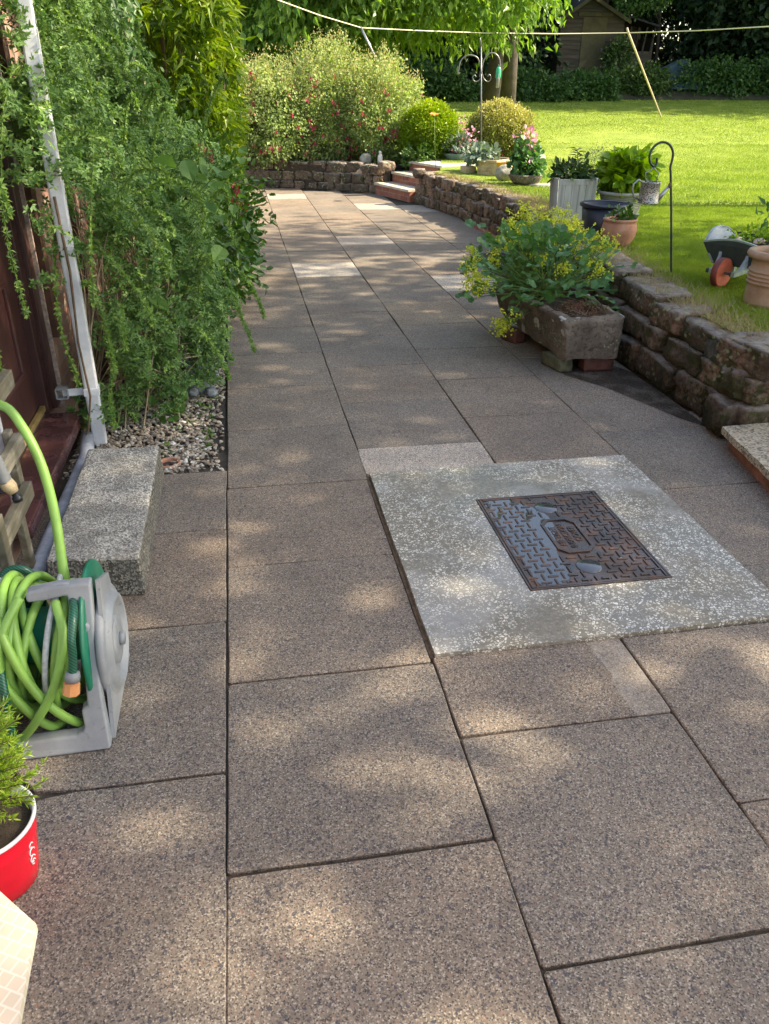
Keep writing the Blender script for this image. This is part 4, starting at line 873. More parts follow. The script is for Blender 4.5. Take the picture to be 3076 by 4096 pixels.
m = MB(); V = []; n = 28; prof = [(0.0, 0), (.13, 0), (.16, .03), (.215, .11), (.20, .125), (.16, .10), (0, .09)]
for r_, z in prof:
    for k in range(n):
        q = 2 * math.pi * k / n; rr_ = r_ * (1 + .14 * noise.noise(Vector((math.cos(q) * 1.3, math.sin(q) * 1.3, z * 6)))); V.append(bb + vec(rr_ * math.cos(q) * 1.1, rr_ * math.sin(q), z + .01 * noise.noise(Vector((q, z * 20, 1)))))
m.add(V, [(i * n + k, i * n + (k + 1) % n, (i + 1) * n + (k + 1) % n, (i + 1) * n + k) for i in range(len(prof) - 1) for k in range(n)], True); m.obj('basin_body', M['trough'], t)
m = MB(); m.lathe([(.17, .105), (0, .11)], bb, 20); m.obj('soil', M['soil'], t)
bq = Vector(gz(1160, 392, LZ)) + vec(.02, .1, 0); m = MB(); m.tube([bq, bq + vec(0, 0, .42)], .024, 14); m.lathe([(.0, .42), (.026, .42), (.026, .43), (0, .432)], bq, 14)
tag(m.obj('blue_post', M['blue'], loc=bq), 'short dark blue plastic post standing behind the pink geranium', 'post')
rock('pale_stone', Vector(gz(1170, 385, LZ)) + vec(.03, .25, 0), (.16, .12, .30), 'upright pale stone behind the blue post', M['rock'], 9, rr=.6)
rock('flat_slab', Vector(gz(1180, 402, LZ)) + vec(.0, .1, -.02), (.36, .2, .04), 'flat pale slab let into the grass beside the wooden planter', M['pale'], 12, rr=.1, amp=.03)
for (px, py, s_, lab) in ((905, 378, (.17, .16, .13), 'rounded dark stone on the end of the wall beside the lowest step'), (886, 356, (.12, .10, .10), 'small rounded stone at the end of the curving wall'), (835, 362, (.25, .18, .14), 'square stone at the corner of the back wall next to the steps')):
    rock('wall_stone', Vector(gz(px, py + 6, .36)), s_, lab, M['stone'], px, rr=.6)
f0 = Vector(gy(821, 350, 12.55)); f0.z = .40; t = thing('white_figurine', f0, 'tiny white figurine standing on the far wall', 'figurine')
m = MB(); m.lathe([(0, 0), (.035, 0), (.042, .03), (.038, .12), (.025, .15), (.012, .16)], f0, 14); m.obj('body', M['whitefig'], t); m = MB(); m.lathe([(0, .155), (.02, .16), (.024, .18), (.016, .2), (0, .205)], f0, 12); m.obj('head', M['whitefig'], t)
rock('pale_rock', vec(*gy(790, 352, 12.75)[:2], .38), (.17, .14, .18), 'pale rounded rock at the front of the fuchsia bed', M['rock'], 22)
# bird feeder pole
bpz = Vector((3.98, 12.0, LZ)); t = thing('feeder_pole', bpz, 'tall scrolled iron feeder pole rising in front of the right box ball', 'feeder pole')
tp_ = Vector(gy(1039, 100, 12.0)); m = MB(); m.tube([bpz, bpz.lerp(tp_, .5), tp_], .011, 8); m.tube([tp_, Vector(gy(1037, 85, 12.0)), Vector(gy(1038, 80, 12.0))], [.018, .012, .002], 8)
m.obj('pole', M['steelpole'], t)
def curve(pts, r, y=12.0, k=5):
    P3 = [Vector(gy(a, b, y)) for a, b in pts]; sm = []
    for i in range(len(P3) - 1):
        p0, p1, p2, p3 = P3[max(i - 1, 0)], P3[i], P3[i + 1], P3[min(i + 2, len(P3) - 1)]
        for j in range(k): u = j / k; sm.append(.5 * ((2 * p1) + (p2 - p0) * u + (2 * p0 - 5 * p1 + 4 * p2 - p3) * u * u + (3 * p1 - p0 - 3 * p2 + p3) * u ** 3))
    return sm + [P3[-1]]
for pts in ([(1040, 160), (1037, 140), (1031, 125), (1018, 119), (1004, 122), (995, 132), (991, 148), (989, 160), (993, 157)], [(1040, 160), (1042, 140), (1048, 125), (1058, 115), (1070, 116), (1078, 126), (1080, 138), (1080, 143), (1076, 140)]):
    m = MB(); m.tube(curve(pts, 0), .010, 8); m.obj('curved_arm', M['steelpole'], t)
for pts in ([(1040, 125), (1041, 150), (1038, 168), (1030, 176), (1023, 174), (1021, 166), (1025, 162), (1028, 166)], [(1040, 125), (1040, 150), (1044, 168), (1052, 176), (1059, 173), (1060, 165), (1056, 161), (1053, 165)]):
    m = MB(); m.tube(curve(pts, 0), .008, 8); m.obj('scroll', M['steelpole'], t)
fh = Vector(gy(1077, 150, 12.0)); t = thing('hanging_feeder', fh, 'green bird feeder hanging from the right arm of the scrolled pole', 'bird feeder')
m = MB(); m.lathe([(0, .04), (.025, .035), (.040, .0), (.042, -.10), (.034, -.12), (.03, -.12), (.036, -.1), (.034, 0)], fh, 14, sx=1, sy=.6); m.obj('green_case', M['chime'], t)
m = MB(); m.lathe([(.018, -.04), (.026, -.06), (.026, -.24), (.018, -.245), (0, -.245)], fh, 12); m.tube([fh + vec(0, 0, .04), fh + vec(0, 0, .07)], .003, 6); m.obj('mesh_tube', M['metal'], t)

# ================================================================== CLOTHES LINE, PROPS
L0 = [Vector(gy(*p)) for p in ((470, -70, 9.5), (600, 0, 12.0), (690, 33, 12.8), (780, 60, 13.6), (900, 66, 14.2), (1040, 71, 14.8), (1200, 73, 15.4), (1357, 71, 16.0), (1510, 66, 14.0), (1661, 57, 12.4), (1900, 40, 10.5))]
m = MB(); m.tube(L0, .0085, 6); tag(m.obj('clothes_line', M['line'], loc=L0[7]), 'pale clothes line stretched across the garden under the trees', 'clothes line')
pb = Vector(gz(1428, 252, .42)); 
def lawnhit(px, py):
    d = ray(px, py); tt = np.linspace(3, 60, 8000); Q = CAM + d * tt[:, None]; i = int(np.argmax(Q[:, 2] < zlv(Q[:, 1]))); return Vector(Q[i])
pb = lawnhit(1428, 252); m = MB(); m.tube([pb, Vector(gy(1357, 70, 16.0)), Vector(gy(1354, 60, 16.0))], [.017, .021, .021], 8)
tag(m.obj('clothes_prop', M['prop'], loc=pb), 'long pale wooden pole leaning in the lawn and propping the line, right', 'clothes prop')
pb2 = Vector(gy(803, 108, 13.6)); m = MB(); q0 = Vector(gy(779, 58, 13.6)); m.tube([q0 + (pb2 - q0) * 3.4, pb2, q0], .018, 8)
tag(m.obj('clothes_prop', M['metal'], loc=q0 + (pb2 - q0) * 3.4), 'thin grey pole holding up the line above the fuchsia', 'clothes prop')

# ================================================================== SHED AND TARPAULIN
SY = 26.8; t = thing('garden_shed', (12, SY, 1.95), 'old dark wooden shed with a leaning side lean-to under the trees', 'shed')
def S(px, py, dy=0): return Vector(gy(px, py, SY + dy))
m = MB(); zb, ze = 1.75, 3.46; x0, x1, xa = 10.62, 12.75, 11.42
nb = 14
for k in range(nb):
    z0 = zb + (ze - zb) * k / nb; z1 = zb + (ze - zb) * (k + 1) / nb
    for a, b in ((x0, 11.35), (12.15, x1)): m.hexa([(a, SY - .03, z0), (b, SY - .03, z0), (b, SY + .02, z0), (a, SY + .02, z0), (a, SY - .002, z1), (b, SY - .002, z1), (b, SY + .02, z1), (a, SY + .02, z1)])
m.box((x0 + .02, SY + 1.2, (zb + ze) / 2), (.05, 2.4, ze - zb)); m.box((x1 - .02, SY + 1.2, (zb + ze) / 2), (.05, 2.4, ze - zb)); m.obj('wall', M['shed'], t)
m = MB(); zp = 4.0; xm = 11.55
for k in range(6):
    u0, u1 = k / 6, (k + 1) / 6; zz0 = ze + (zp - ze) * u0; zz1 = ze + (zp - ze) * u1
    m.hexa([(x0 + (xm - x0) * u0, SY - .03, zz0), (x1 + (xm - x1) * u0, SY - .03, zz0), (x1 + (xm - x1) * u0, SY + .02, zz0), (x0 + (xm - x0) * u0, SY + .02, zz0), (x0 + (xm - x0) * u1, SY, zz1), (x1 + (xm - x1) * u1, SY, zz1), (x1 + (xm - x1) * u1, SY + .02, zz1), (x0 + (xm - x0) * u1, SY + .02, zz1)])
m.obj('gable', M['shed'], t)
m = MB(); m.box((11.75, SY - .015, 2.62), (.80, .05, 1.75)); dd = m.obj('door', M['sheddoor'], t); m = MB(); m.box((12.05, SY - .06, 2.6), (.05, .04, .10)); m.obj('handle', M['metal'], dd)
m = MB(); m.box((11.75, SY - .03, 3.57), (1.15, .06, .10)); m.obj('door_lintel', M['sheddoor'], t)
m = MB()
for a, b in (((x0 - .15, ze - .09), (xm, zp + .04)), ((x1 + .15, ze - .09), (xm, zp + .04))):
    A1 = [vec(a[0], SY - .15, a[1]), vec(b[0], SY - .15, b[1]), vec(b[0], SY + 2.5, b[1]), vec(a[0], SY + 2.5, a[1])]; m.extr(A1, vec(0, 0, .05))
rf = m.obj('roof', M['felt'], t); m = MB()
for a, b in (((x0 - .15, ze - .10), (xm, zp + .02)), ((x1 + .15, ze - .10), (xm, zp + .02))): m.extr([vec(a[0], SY - .18, a[1] - .05), vec(b[0], SY - .18, b[1] - .05), vec(b[0], SY - .18, b[1] + .06), vec(a[0], SY - .18, a[1] + .06)], vec(0, .025, 0))
m.obj('barge_board', M['sheddoor'], rf)
m = MB(); m.box((13.45, SY + .6, 2.15), (1.3, .08, .9)); m.box((13.45, SY + 1.6, 2.6), (1.3, .08, 1.8)); m.box((14.1, SY + 1.1, 2.35), (.06, 1.0, 1.3)); lt = m.obj('lean_to', M['shed'], t)
m = MB()
for k in range(5): m.box((12.95 + .28 * k, SY + .58, 2.92), (.055, .06, .75), ax=(vec(.99, 0, .0), vec(0, 1, 0), vec(.12, 0, .99)))
m.obj('window_post', M['bark'], lt)
m = MB(); m.extr([vec(12.75, SY + .4, 3.62), vec(14.2, SY + .4, 3.28), vec(14.2, SY + 1.8, 3.28), vec(12.75, SY + 1.8, 3.62)], vec(0, 0, .06)); m.obj('lean_to_roof', M['felt'], t)
m = MB(); V = []; n, k_ = 30, 8; tc = vec(14.3, 25.6, 1.5)
for i in range(k_ + 1):
    for k in range(n):
        q = 2 * math.pi * k / n; u = i / k_; r_ = 1.35 * u; z = .85 * (1 - u) ** .75; z += .07 * math.sin(q * 9 + u * 3) * u * (1 - u) * 3; V.append(tc + vec(r_ * math.cos(q) * (1 + .1 * math.sin(5 * q)), r_ * math.sin(q) * .7, z))
m.add(V, [(i * n + k, (i + 1) * n + k, (i + 1) * n + (k + 1) % n, i * n + (k + 1) % n) for i in range(k_) for k in range(n)], True); tag(m.obj('tarpaulin_heap', M['tarp'], loc=tc), 'heap covered with a blue-grey tarpaulin to the right of the shed', 'tarpaulin')
# ================================================================== HOSE REEL
def spl(P, k=5):
    P = [Vector(p) for p in P]; o = []
    for i in range(len(P) - 1):
        p0, p1, p2, p3 = P[max(i - 1, 0)], P[i], P[i + 1], P[min(i + 2, len(P) - 1)]
        for j in range(k): u = j / k; o.append(.5 * ((2 * p1) + (p2 - p0) * u + (2 * p0 - 5 * p1 + 4 * p2 - p3) * u * u + (3 * p1 - p0 - 3 * p2 + p3) * u ** 3))
    return o + [P[-1]]
RX = -.296
t = thing('hose_reel', (RX, .55, 0), 'grey plastic hose reel frame with a green drum, standing left on the paving', 'hose reel')
# end panel: front strip in the plane x = RX, leaning back; outline in (y, z)
def strip(x0, x1, pts_front, depth):   # pts (y,z) pairs list front edge bottom->top, extruded in depth (y)
    m = MB(); out = []
    return m
E3 = lambda px, py, y: Vector(gy(px, py, y))
m = MB()
# front face polygon, leaning plane from (y=.42,z=0) to (y=.585,z=.40)
def FP(px, py):
    d = ray(px, py); a = .165 / .40   # plane y = .42 + a*z
    s = (.42 + a * CAM[2] - CAM[1]) / (d[1] - a * d[2]); return Vector(CAM + d * s)
face = [(62, 1279), (130, 1266), (195, 1260), (199, 1300), (206, 1400), (216, 1480), (224, 1530), (232, 1570), (240, 1618), (140, 1634), (40, 1652), (-20, 1662), (-20, 1622), (40, 1608), (110, 1597), (165, 1590), (178, 1583), (182, 1572), (176, 1540), (176, 1534), (188, 1527), (184, 1480), (176, 1400), (169, 1350), (166, 1328), (163, 1323), (150, 1321), (147, 1316), (146, 1293), (143, 1288), (100, 1298), (62, 1303), (56, 1300), (54, 1290), (57, 1282)]
P3 = [FP(a, b) for a, b in face]; P3 = [p if p.z > .002 else Vector((p.x, p.y, .002)) for p in P3]
m.extr(P3, (0, .035, .0)); fr = m.obj('frame', M['reel'], t)
md = fr.modifiers.new('b', 'BEVEL'); md.width = .006; md.segments = 3; md.limit_method = 'ANGLE'; md.angle_limit = R(50)
m = MB(); m.tube([FP(60, 1291) + Vector((0, .02, 0)), FP(105, 1285) + Vector((0, .02, 0)), FP(150, 1277) + Vector((0, .02, 0))], .0165, 14); m.obj('handle_bar', M['reel'], t)
m = MB(); c0 = FP(182, 1353); m.lathe([(.0, -.004), (.005, -.004), (.006, -.012), (.012, -.012), (.0135, 0), (.0135, .01)], c0 + Vector((0, -.004, 0)), 16, ax=((1, 0, 0), (0, .38, .92), (0, .92, -.38))); m.obj('bolt', M['reel'], t)
# round side plate, seen edge-on from the front, domed outward
ctr = Vector((RX + .014, .650, .182)); AX = ((0, 1, 0), (0, 0, 1), (1, 0, 0))
m = MB(); m.lathe([(.150, -.02), (.155, -.014), (.152, -.004), (.144, .002), (.138, .000), (.132, .005), (.122, .016), (.114, .018), (.108, .014), (.098, -.002), (.07, -.004), (.066, .010), (.05, .014), (0, .014)], ctr, 44, ax=AX)
for k in range(0):
    q = math.pi * k / 3 + .3; a = ctr + Vector((.012, .055 * math.cos(q), .055 * math.sin(q))); b = ctr + Vector((.012, .152 * math.cos(q), .152 * math.sin(q))); m.tube([a + Vector((.022, 0, 0)), a.lerp(b, .5) + Vector((.016, 0, 0)), b], [.013, .011, .012], 8)

m.obj('side_plate', M['reel'], t)
m = MB(); m.extr([Vector((RX + .004, .455, .01)), Vector((RX + .004, .80, .01)), Vector((RX + .004, .72, .35)), Vector((RX + .004, .605, .40))], (.010, 0, 0)); m.obj('end_panel', M['reel'], t)
m = MB(); m.tube([ctr + Vector((.012, .0, .0)), ctr + Vector((.026, .0, .0))], .018, 12); m.obj('hub', M['reel'], t)
dc = Vector((RX - .030, .665, .205))
m = MB(); m.lathe([(.04, .008), (.185, .008), (.192, .002), (.192, -.004), (.185, -.006), (.04, -.006)], dc, 44, ax=AX)
for k in range(8):
    q = 2 * math.pi * k / 8; m.stone(dc + Vector((-.006, .13 * math.cos(q), .13 * math.sin(q))), (.012, .05, .05), 0, 1, .02, 4, 1.0)
m.lathe([(.185, .008), (.192, .002), (.192, -.004), (.04, -.006)], dc + Vector((-.33, 0, 0)), 44, ax=AX); m.lathe([(.075, 0), (.075, -.33)], dc, 24, ax=AX)
dr = m.obj('drum', M['drum'], t)
# lime hose wound on the drum plus the loose length going up to the left
hr = .0115; rr_ = random.Random(12); P = []; turns = 12; n = turns * 18
for i in range(n + 1):
    q = 2 * math.pi * i / 18; u = i / n; k = i / 18
    x = dc.x - .03 - .20 * abs(math.sin(k * 1.25 + .3)) - .03 * math.sin(k * 2.1)
    rad = .135 + .035 * u + .010 * math.sin(k * 3.7 + q * .5)
    P.append((x, dc.y - 0.015 + rad * 1.02 * math.cos(q), max(.03, dc.z - .012 + rad * 1.06 * math.sin(q))))
m = MB(); m.tube(spl(P, 3), hr, 8)
lp = [dc + Vector(a) for a in ((-.06, -.10, .165), (-.04, -.17, .11), (-.07, -.215, .0), (-.13, -.225, -.10), (-.19, -.20, -.175), (-.225, -.15, -.185), (-.235, -.09, -.13))]
m.tube(spl([tuple(p) for p in lp], 6), hr, 10)
lp = [dc + Vector(a) for a in ((-.20, -.12, .17), (-.165, -.185, .10), (-.13, -.205, 0), (-.08, -.21, -.09), (-.035, -.17, -.17), (-.01, -.10, -.19))]
m.tube(spl([tuple(p) for p in lp], 6), hr, 10)
lp = [dc + Vector(a) for a in ((-.14, -.10, .185), (-.18, -.17, .12), (-.19, -.2, .02), (-.15, -.205, -.08), (-.11, -.19, -.15), (-.09, -.13, -.19))]
m.tube(spl([tuple(p) for p in lp], 6), hr, 10)
hp_ = [(-12, 870), (20, 885), (48, 922), (70, 960), (88, 1000), (104, 1050), (116, 1100), (125, 1150), (133, 1205), (141, 1255)]
up_ = [Vector(gy(a, b, .92 - .025 * i)) for i, (a, b) in enumerate(hp_)]
m.tube(spl([tuple(p) for p in up_] + [tuple(up_[-1] + Vector((.0, -.01, -.06))), (dc.x - .03, dc.y - .02, dc.z + .17)], 5), .0125, 12)
a = Vector(gy(200, 1268, .74)); m.tube(spl([tuple(a + Vector((-.06, .03, .0))), tuple(a), tuple(a + Vector((.028, -.005, -.012))), tuple(a + Vector((.038, -.01, -.045))), tuple(a + Vector((.02, -.02, -.10)))], 6), .0125, 12)
tag(m.obj('lime_hose', M['hose'], loc=(dc.x - .15, dc.y, 0)), 'lime green hose wound on the grey reel, one end rising at the left', 'hose')
m = MB(); P = []
for i in range(4 * 18 + 1):
    q = 2 * math.pi * i / 18; k = i / 18; P.append((dc.x - .06 - .19 * abs(math.sin(k * .9 + 1.1)), dc.y - .02 + .168 * math.cos(q), max(.02, dc.z - .01 + .178 * math.sin(q))))
m.tube(spl(P, 3), .0075, 8); tag(m.obj('silver_cable', M['greyhose'], loc=(dc.x - .15, dc.y, 0)), 'thin silvery ribbed cable wound in among the lime hose on the reel', 'cable')
# dark green hose
m = MB(); g1 = [(152, 1270, .56), (166, 1310, .50), (166, 1330, .47), (163, 1400, .46), (160, 1440, .455)]
m.tube(spl([tuple(gy(a, b, y)) for a, b, y in ((158, 1298, .575), (158, 1330, .50), (154, 1380, .46), (157, 1420, .45), (157, 1458, .44))], 5), .0105, 10)
m.tube(spl([tuple(gy(a, b, y)) for a, b, y in ((-20, 1300, .75), (-5, 1262, .78), (15, 1235, .80), (45, 1229, .80), (70, 1243, .80), (84, 1268, .79), (92, 1310, .77), (95, 1350, .75))], 6), .0115, 10)
m.tube(spl([tuple(gy(a, b, y)) for a, b, y in ((-20, 1330, .72), (5, 1285, .74), (30, 1262, .76), (50, 1270, .76), (58, 1300, .75), (60, 1340, .74))], 6), .0115, 10)
m.tube(spl([tuple(gy(a, b, y)) for a, b, y in ((2, 1400, .50), (0, 1350, .56), (12, 1300, .62), (32, 1290, .66), (44, 1310, .68), (46, 1340, .68))], 6), .0115, 10)
m.tube(spl([tuple(gy(a, b, y)) for a, b, y in ((3, 1310, .60), (-3, 1380, .52), (2, 1450, .47), (10, 1500, .44), (20, 1555, .43), (28, 1600, .42), (30, 1640, .41))], 6), .0105, 10)
o = m.obj('dark_hose', M['hose2'], loc=(-.5, .6, 0)); tag(o, 'dark green braided hose looped at the left edge with an orange end connector', 'hose')
hd = MB(); a = Vector(gy(157, 1452, .44)); b = Vector(gy(156, 1471, .435)); c = Vector(gy(153, 1497, .43)); hd.tube([a, a.lerp(b, .5), b], [.0165, .0185, .0175], 14); hd.obj('collar', M['midgrey'], o)
hd = MB(); dd_ = (c - b); hd.tube([b, b + dd_ * .1, b + dd_ * .12, b + dd_ * .9, b + dd_], [.014, .014, .019, .021, .021], 8, smooth=False); hd.obj('connector', M['orange'], o)
# ================================================================== TRELLIS + SPRAY GUN
t = thing('wooden_trellis', (-.63, 1.1, 0), 'weathered grey wooden trellis propped against the house at the left edge', 'trellis')
Xp = -.61
def tp2(px, py, x=Xp): return Vector(gz(0, 0)) if False else Vector(CAM + ray(px, py) * ((x - CAM[0]) / ray(px, py)[0]))
for (px, py, th) in ((17, 805, .055), (40, 940, .05), (60, 1045, .055)):
    e_ = tp2(px, py); m = MB(); m.box((Xp, e_.y - .45, e_.z - th * .3), (.028, .9, th), bev=.003); m.obj('slat', M['wood'], t)
for (px, py, ln, dx) in ((35, 1000, .24, -.028), (58, 1165, .26, -.028), (20, 1210, .30, .027)):
    e_ = tp2(px, py, Xp + dx); m = MB(); m.box((Xp + dx, e_.y - .02, e_.z), (.024, .045, ln), bev=.003); m.obj('post', M['wood'], t)
e_ = tp2(22, 940, Xp - .02); m = MB(); m.box((Xp - .05, e_.y, .35), (.022, .022, .7), bev=.003); m.obj('white_rod', M['white'], t)
a = Vector(gy(-12, 990, 1.0)); b = Vector(gy(12, 1040, 1.0)); c = Vector(gy(30, 1063, 1.0)); d_ = Vector(gy(35, 1072, 1.0)); e_ = Vector(gy(40, 1082, 1.0))
t = thing('spray_gun', b, 'ribbed grey hose spray gun hanging on the trellis at the left edge', 'spray gun')
m = MB(); P = [a.lerp(b, k / 14) for k in range(15)]; m.tube([p for p in P for _ in (0, 1)][:29] if False else P, [.017 if k % 2 else .0195 for k in range(15)], 12); m.obj('ribbed_grip', M['midgrey'], t)
m = MB(); m.tube([b, b.lerp(c, .5), c], [.019, .021, .015], 12); m.obj('nozzle_body', M['sandclay'], t)
m = MB(); m.tube([c, d_, d_.lerp(e_, .1), e_], [.010, .010, .014, .014], 12); m.tube([a + Vector((-.02, 0, -.05)), b + Vector((-.02, 0, -.035)), b + Vector((-.0, 0, -.03))], .006, 8); m.obj('nozzle_tip', M['black'], t)
# ================================================================== RED BUCKET POT + CONIFER
rb = Vector((-.475, .075, 0)); t = thing('red_pot', rb, 'shiny red enamel pot with a pale rim at the lower left corner', 'plant pot')
m = MB(); m.lathe([(0, 0), (.072, 0), (.078, .006), (.083, .04), (.094, .125), (.0955, .13), (.0935, .135), (.098, .168)], rb, 48); pb_ = m.obj('pot_body', M['redpot'], t)
m = MB(); m.lathe([(.098, .166), (.1025, .170), (.1025, .176), (.098, .178), (.094, .172), (.089, .135)], rb, 48); m.obj('rim', M['rimw'], t)
m = MB(); V = []; n = 26
m.lathe([(.0905, .150), (.07, .154), (.04, .150), (0, .156)], rb, 20); m.obj('soil', M['soil'], t)
m = MB(); q0 = -.30       # small white lettering-like ornament on the side, kept as plain curls
for k, (dz, rr2) in enumerate(((.118, .006), (.098, .009), (.078, .008), (.068, .006))):
    q = q0 + .02 * math.sin(k * 3); c = rb + Vector((math.cos(q) * (.082 + .1 * dz), math.sin(q) * (.082 + .1 * dz), dz)); T = Vector((-math.sin(q), math.cos(q), 0))
    m.tube([c + T * rr2 * math.cos(a_) + Vector((0, 0, 1)) * rr2 * math.sin(a_) for a_ in [i * .6 for i in range(9)]], .0012, 5)
m.obj('white_ornament', M['rimw'], pb_)
# table corner
h_ = .62; A_ = gz(78, 1995, h_); B_ = gz(-30, 1898, h_); D_ = gz(30, 2260, h_); A_, B_, D_ = Vector(A_), Vector(B_), Vector(D_)
t = thing('patio_table', (A_.x - .2, A_.y - .15, 0), 'pale cream patterned table top, only its corner in view at the lower left', 'table')
m = MB(); d1 = (B_ - A_).normalized(); d2 = (D_ - A_).normalized(); m.extr([A_, A_ + d1 * .55, A_ + d1 * .55 + d2 * .45, A_ + d2 * .45], (0, 0, -.012)); m.obj('table_top', M['table'], t)
for a_, b_ in ((.12, .10), (.47, .10), (.12, .38), (.47, .38)):
    p = A_ + d1 * a_ + d2 * b_; m = MB(); m.tube([(p.x, p.y, 0), (p.x, p.y, h_ - .013)], .012, 10); m.obj('leg', M['rimw'], t)
# ================================================================== PLANTS
LM = {
 'jas': leafmat('jasmine_leaf', (.07, .155, .05), (.14, .26, .07), (.28, .42, .07), .36, .45, 4),
 'jasd': leafmat('dull_jasmine_leaf', (.05, .11, .04), (.085, .17, .06), (.13, .24, .07), .3, .5, 4),
 'hazel': leafmat('broad_leaf', (.09, .19, .05), (.12, .24, .06), (.16, .28, .07), .4, .6, 3),
 'laurel': leafmat('long_bright_leaf', (.06, .13, .010), (.16, .25, .014), (.30, .36, .022), .45, .35, 2, .5),
 'glossy': leafmat('glossy_leaf', (.030, .085, .014), (.06, .14, .018), (.12, .20, .025), .28, .28, 3, .6),
 'fuch': leafmat('fuchsia_leaf', (.17, .25, .085), (.33, .41, .15), (.50, .52, .25), .45, .5, 1.6),
 'fuchtop': leafmat('fuchsia_tip', (.38, .38, .15), (.48, .44, .20), (.45, .26, .18), .38, .5, 2),
 'box1': leafmat('box_leaf', (.10, .19, .010), (.24, .34, .012), (.42, .47, .02), .4, .4, 3),
 'box2': leafmat('variegated_box_leaf', (.16, .19, .03), (.40, .36, .12), (.60, .52, .24), .35, .45, 3),
 'alch': leafmat('alchemilla_leaf', (.055, .15, .055), (.095, .22, .07), (.14, .28, .08), .3, .5, 5),
 'alchf': leafmat('alchemilla_flower', (.40, .46, .04), (.62, .64, .06), (.75, .74, .08), .35, .6, 8),
 'hyd': leafmat('lime_hydrangea_leaf', (.12, .24, .012), (.20, .34, .016), (.30, .42, .025), .42, .4, 6),
 'deep': leafmat('deep_green_leaf', (.02, .05, .014), (.04, .09, .02), (.08, .13, .03), .25, .4, 6),
 'silv': leafmat('silver_leaf', (.10, .16, .13), (.20, .27, .22), (.30, .34, .28), .2, .5, 6),
 'cherry': leafmat('cherry_leaf', (.07, .16, .03), (.17, .29, .05), (.33, .45, .09), .5, .4, 1.2),
 'dark': leafmat('dark_hedge_leaf', (.018, .042, .020), (.032, .070, .028), (.055, .11, .035), .25, .5, .8),
 'mid': leafmat('undergrowth_leaf', (.035, .09, .025), (.065, .15, .035), (.11, .21, .05), .3, .5, .9),
 'ivy': leafmat('ivy_leaf', (.04, .09, .02), (.08, .15, .035), (.20, .26, .10), .25, .45, 1.5),
 'red': leafmat('red_flower', (.34, .02, .05), (.46, .04, .10), (.32, .02, .12), .35, .5, 5),
 'pink': leafmat('pink_flower', (.60, .20, .42), (.75, .38, .60), (.85, .60, .75), .35, .5, 5),
 'peach': leafmat('peach_poppy', (.85, .38, .26), (.90, .45, .32), (.9, .5, .4), .5, .6, 5),
 'needle': leafmat('conifer_needle', (.14, .25, .03), (.32, .48, .05), (.50, .62, .09), .35, .5, 14),
 'sedum': leafmat('red_sedum', (.10, .03, .03), (.17, .07, .05), (.14, .16, .06), .2, .6, 12),
 'shade': leafmat('tall_tree_leaf', (.03, .07, .015), (.05, .11, .02), (.08, .14, .03), .3, .5, 1),
}
def rv(n, s=1.0, seed=None):
    g = rng if seed is None else np.random.default_rng(seed); return g.normal(size=(n, 3)) * s
def shrub(name, c, rad, ncl, per, cs, L, W, mat, label, cat='shrub', group=None, tpl='leaf', droop=0.0, out=.8, shell=.35, bump=.25, seed=1, base=None, nst=14, r0=.012, stem='twig', zmin=None, flat=1.0, root=None, fname='foliage', rndf=None, drop=None):
    c = np.array(c, float); base = base if base is not None else (c[0], c[1], c[2] - rad[2])
    t = root or thing(name, base, label, cat, group)
    P, O, cc, ids = cloud(c, rad, ncl, per, cs, shell, bump, seed, zmin, flat)
    if drop is not None: k = drop(P); P, O = P[k], O[k]
    n = len(P); g = np.random.default_rng(seed + 9)
    D = O * out + g.normal(size=(n, 3)) * .55 + np.array([0, 0, -droop]); N = O * .6 + g.normal(size=(n, 3)) * .5 + np.array([0, 0, .6])
    Ls = L * (.65 + .7 * g.random(n)); r = None
    if rndf is not None: r = rndf(P, O, g)
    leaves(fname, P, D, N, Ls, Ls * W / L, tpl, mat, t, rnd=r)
    if nst: tips = cc[g.choice(len(cc), min(nst, len(cc)), replace=False)]; stems('stems', base, tips, r0, r0 * .25, M[stem], t, seed=seed, spread=min(rad[0], rad[1]) * .25)
    return t, cc

# ---- winter jasmine on the house wall
def extra_front(n, seed):
    g = np.random.default_rng(seed); k = n // 2
    a = np.stack([-.66 + .10 * g.random(k), 2.15 + .42 * g.random(k), .80 + 1.15 * g.random(k)], -1)
    b = np.stack([-.76 + .14 * g.random(n - k), 1.75 + .7 * g.random(n - k), 1.30 + .8 * g.random(n - k)], -1)
    return np.concatenate([a, b])
t = thing('jasmine', (-.55, 3.2, 0), 'big tangled green jasmine with tiny leaves spilling from the house wall over the gravel', 'climbing shrub')
def jas_shape(n, seed):
    g = np.random.default_rng(seed); y = 2.50 + 2.75 * g.random(n) ** 1.15
    env = np.interp(y, [2.5, 2.75, 3.2, 3.8, 4.4, 5.2], [-.46, -.30, -.06, -.02, -.02, -.06])
    z = .06 + 2.35 * g.random(n); env = env + .10 * np.sin(z * 3.1 + y * 2.2) - .20 * np.clip((.34 - z) / .34, 0, 1) - .66 * np.clip((z - 1.05) / .65, 0, 1)
    env = np.maximum(env, -.58); x = -.80 + (env + .80) * (1 - .55 * g.random(n) ** 1.5)
    return np.stack([x, y, z], -1)
Cn = jas_shape(2600, 31)
Bn = np.array([noise.noise(Vector((p[0] * 3.6, p[1] * 3.6, p[2] * 3.6))) for p in Cn]); Cn = Cn[(Bn > -.15)]
low = (Cn[:, 2] < .40) & (Cn[:, 1] < 3.4); Cn = Cn[~low | (rng.random(len(Cn)) < .6)]
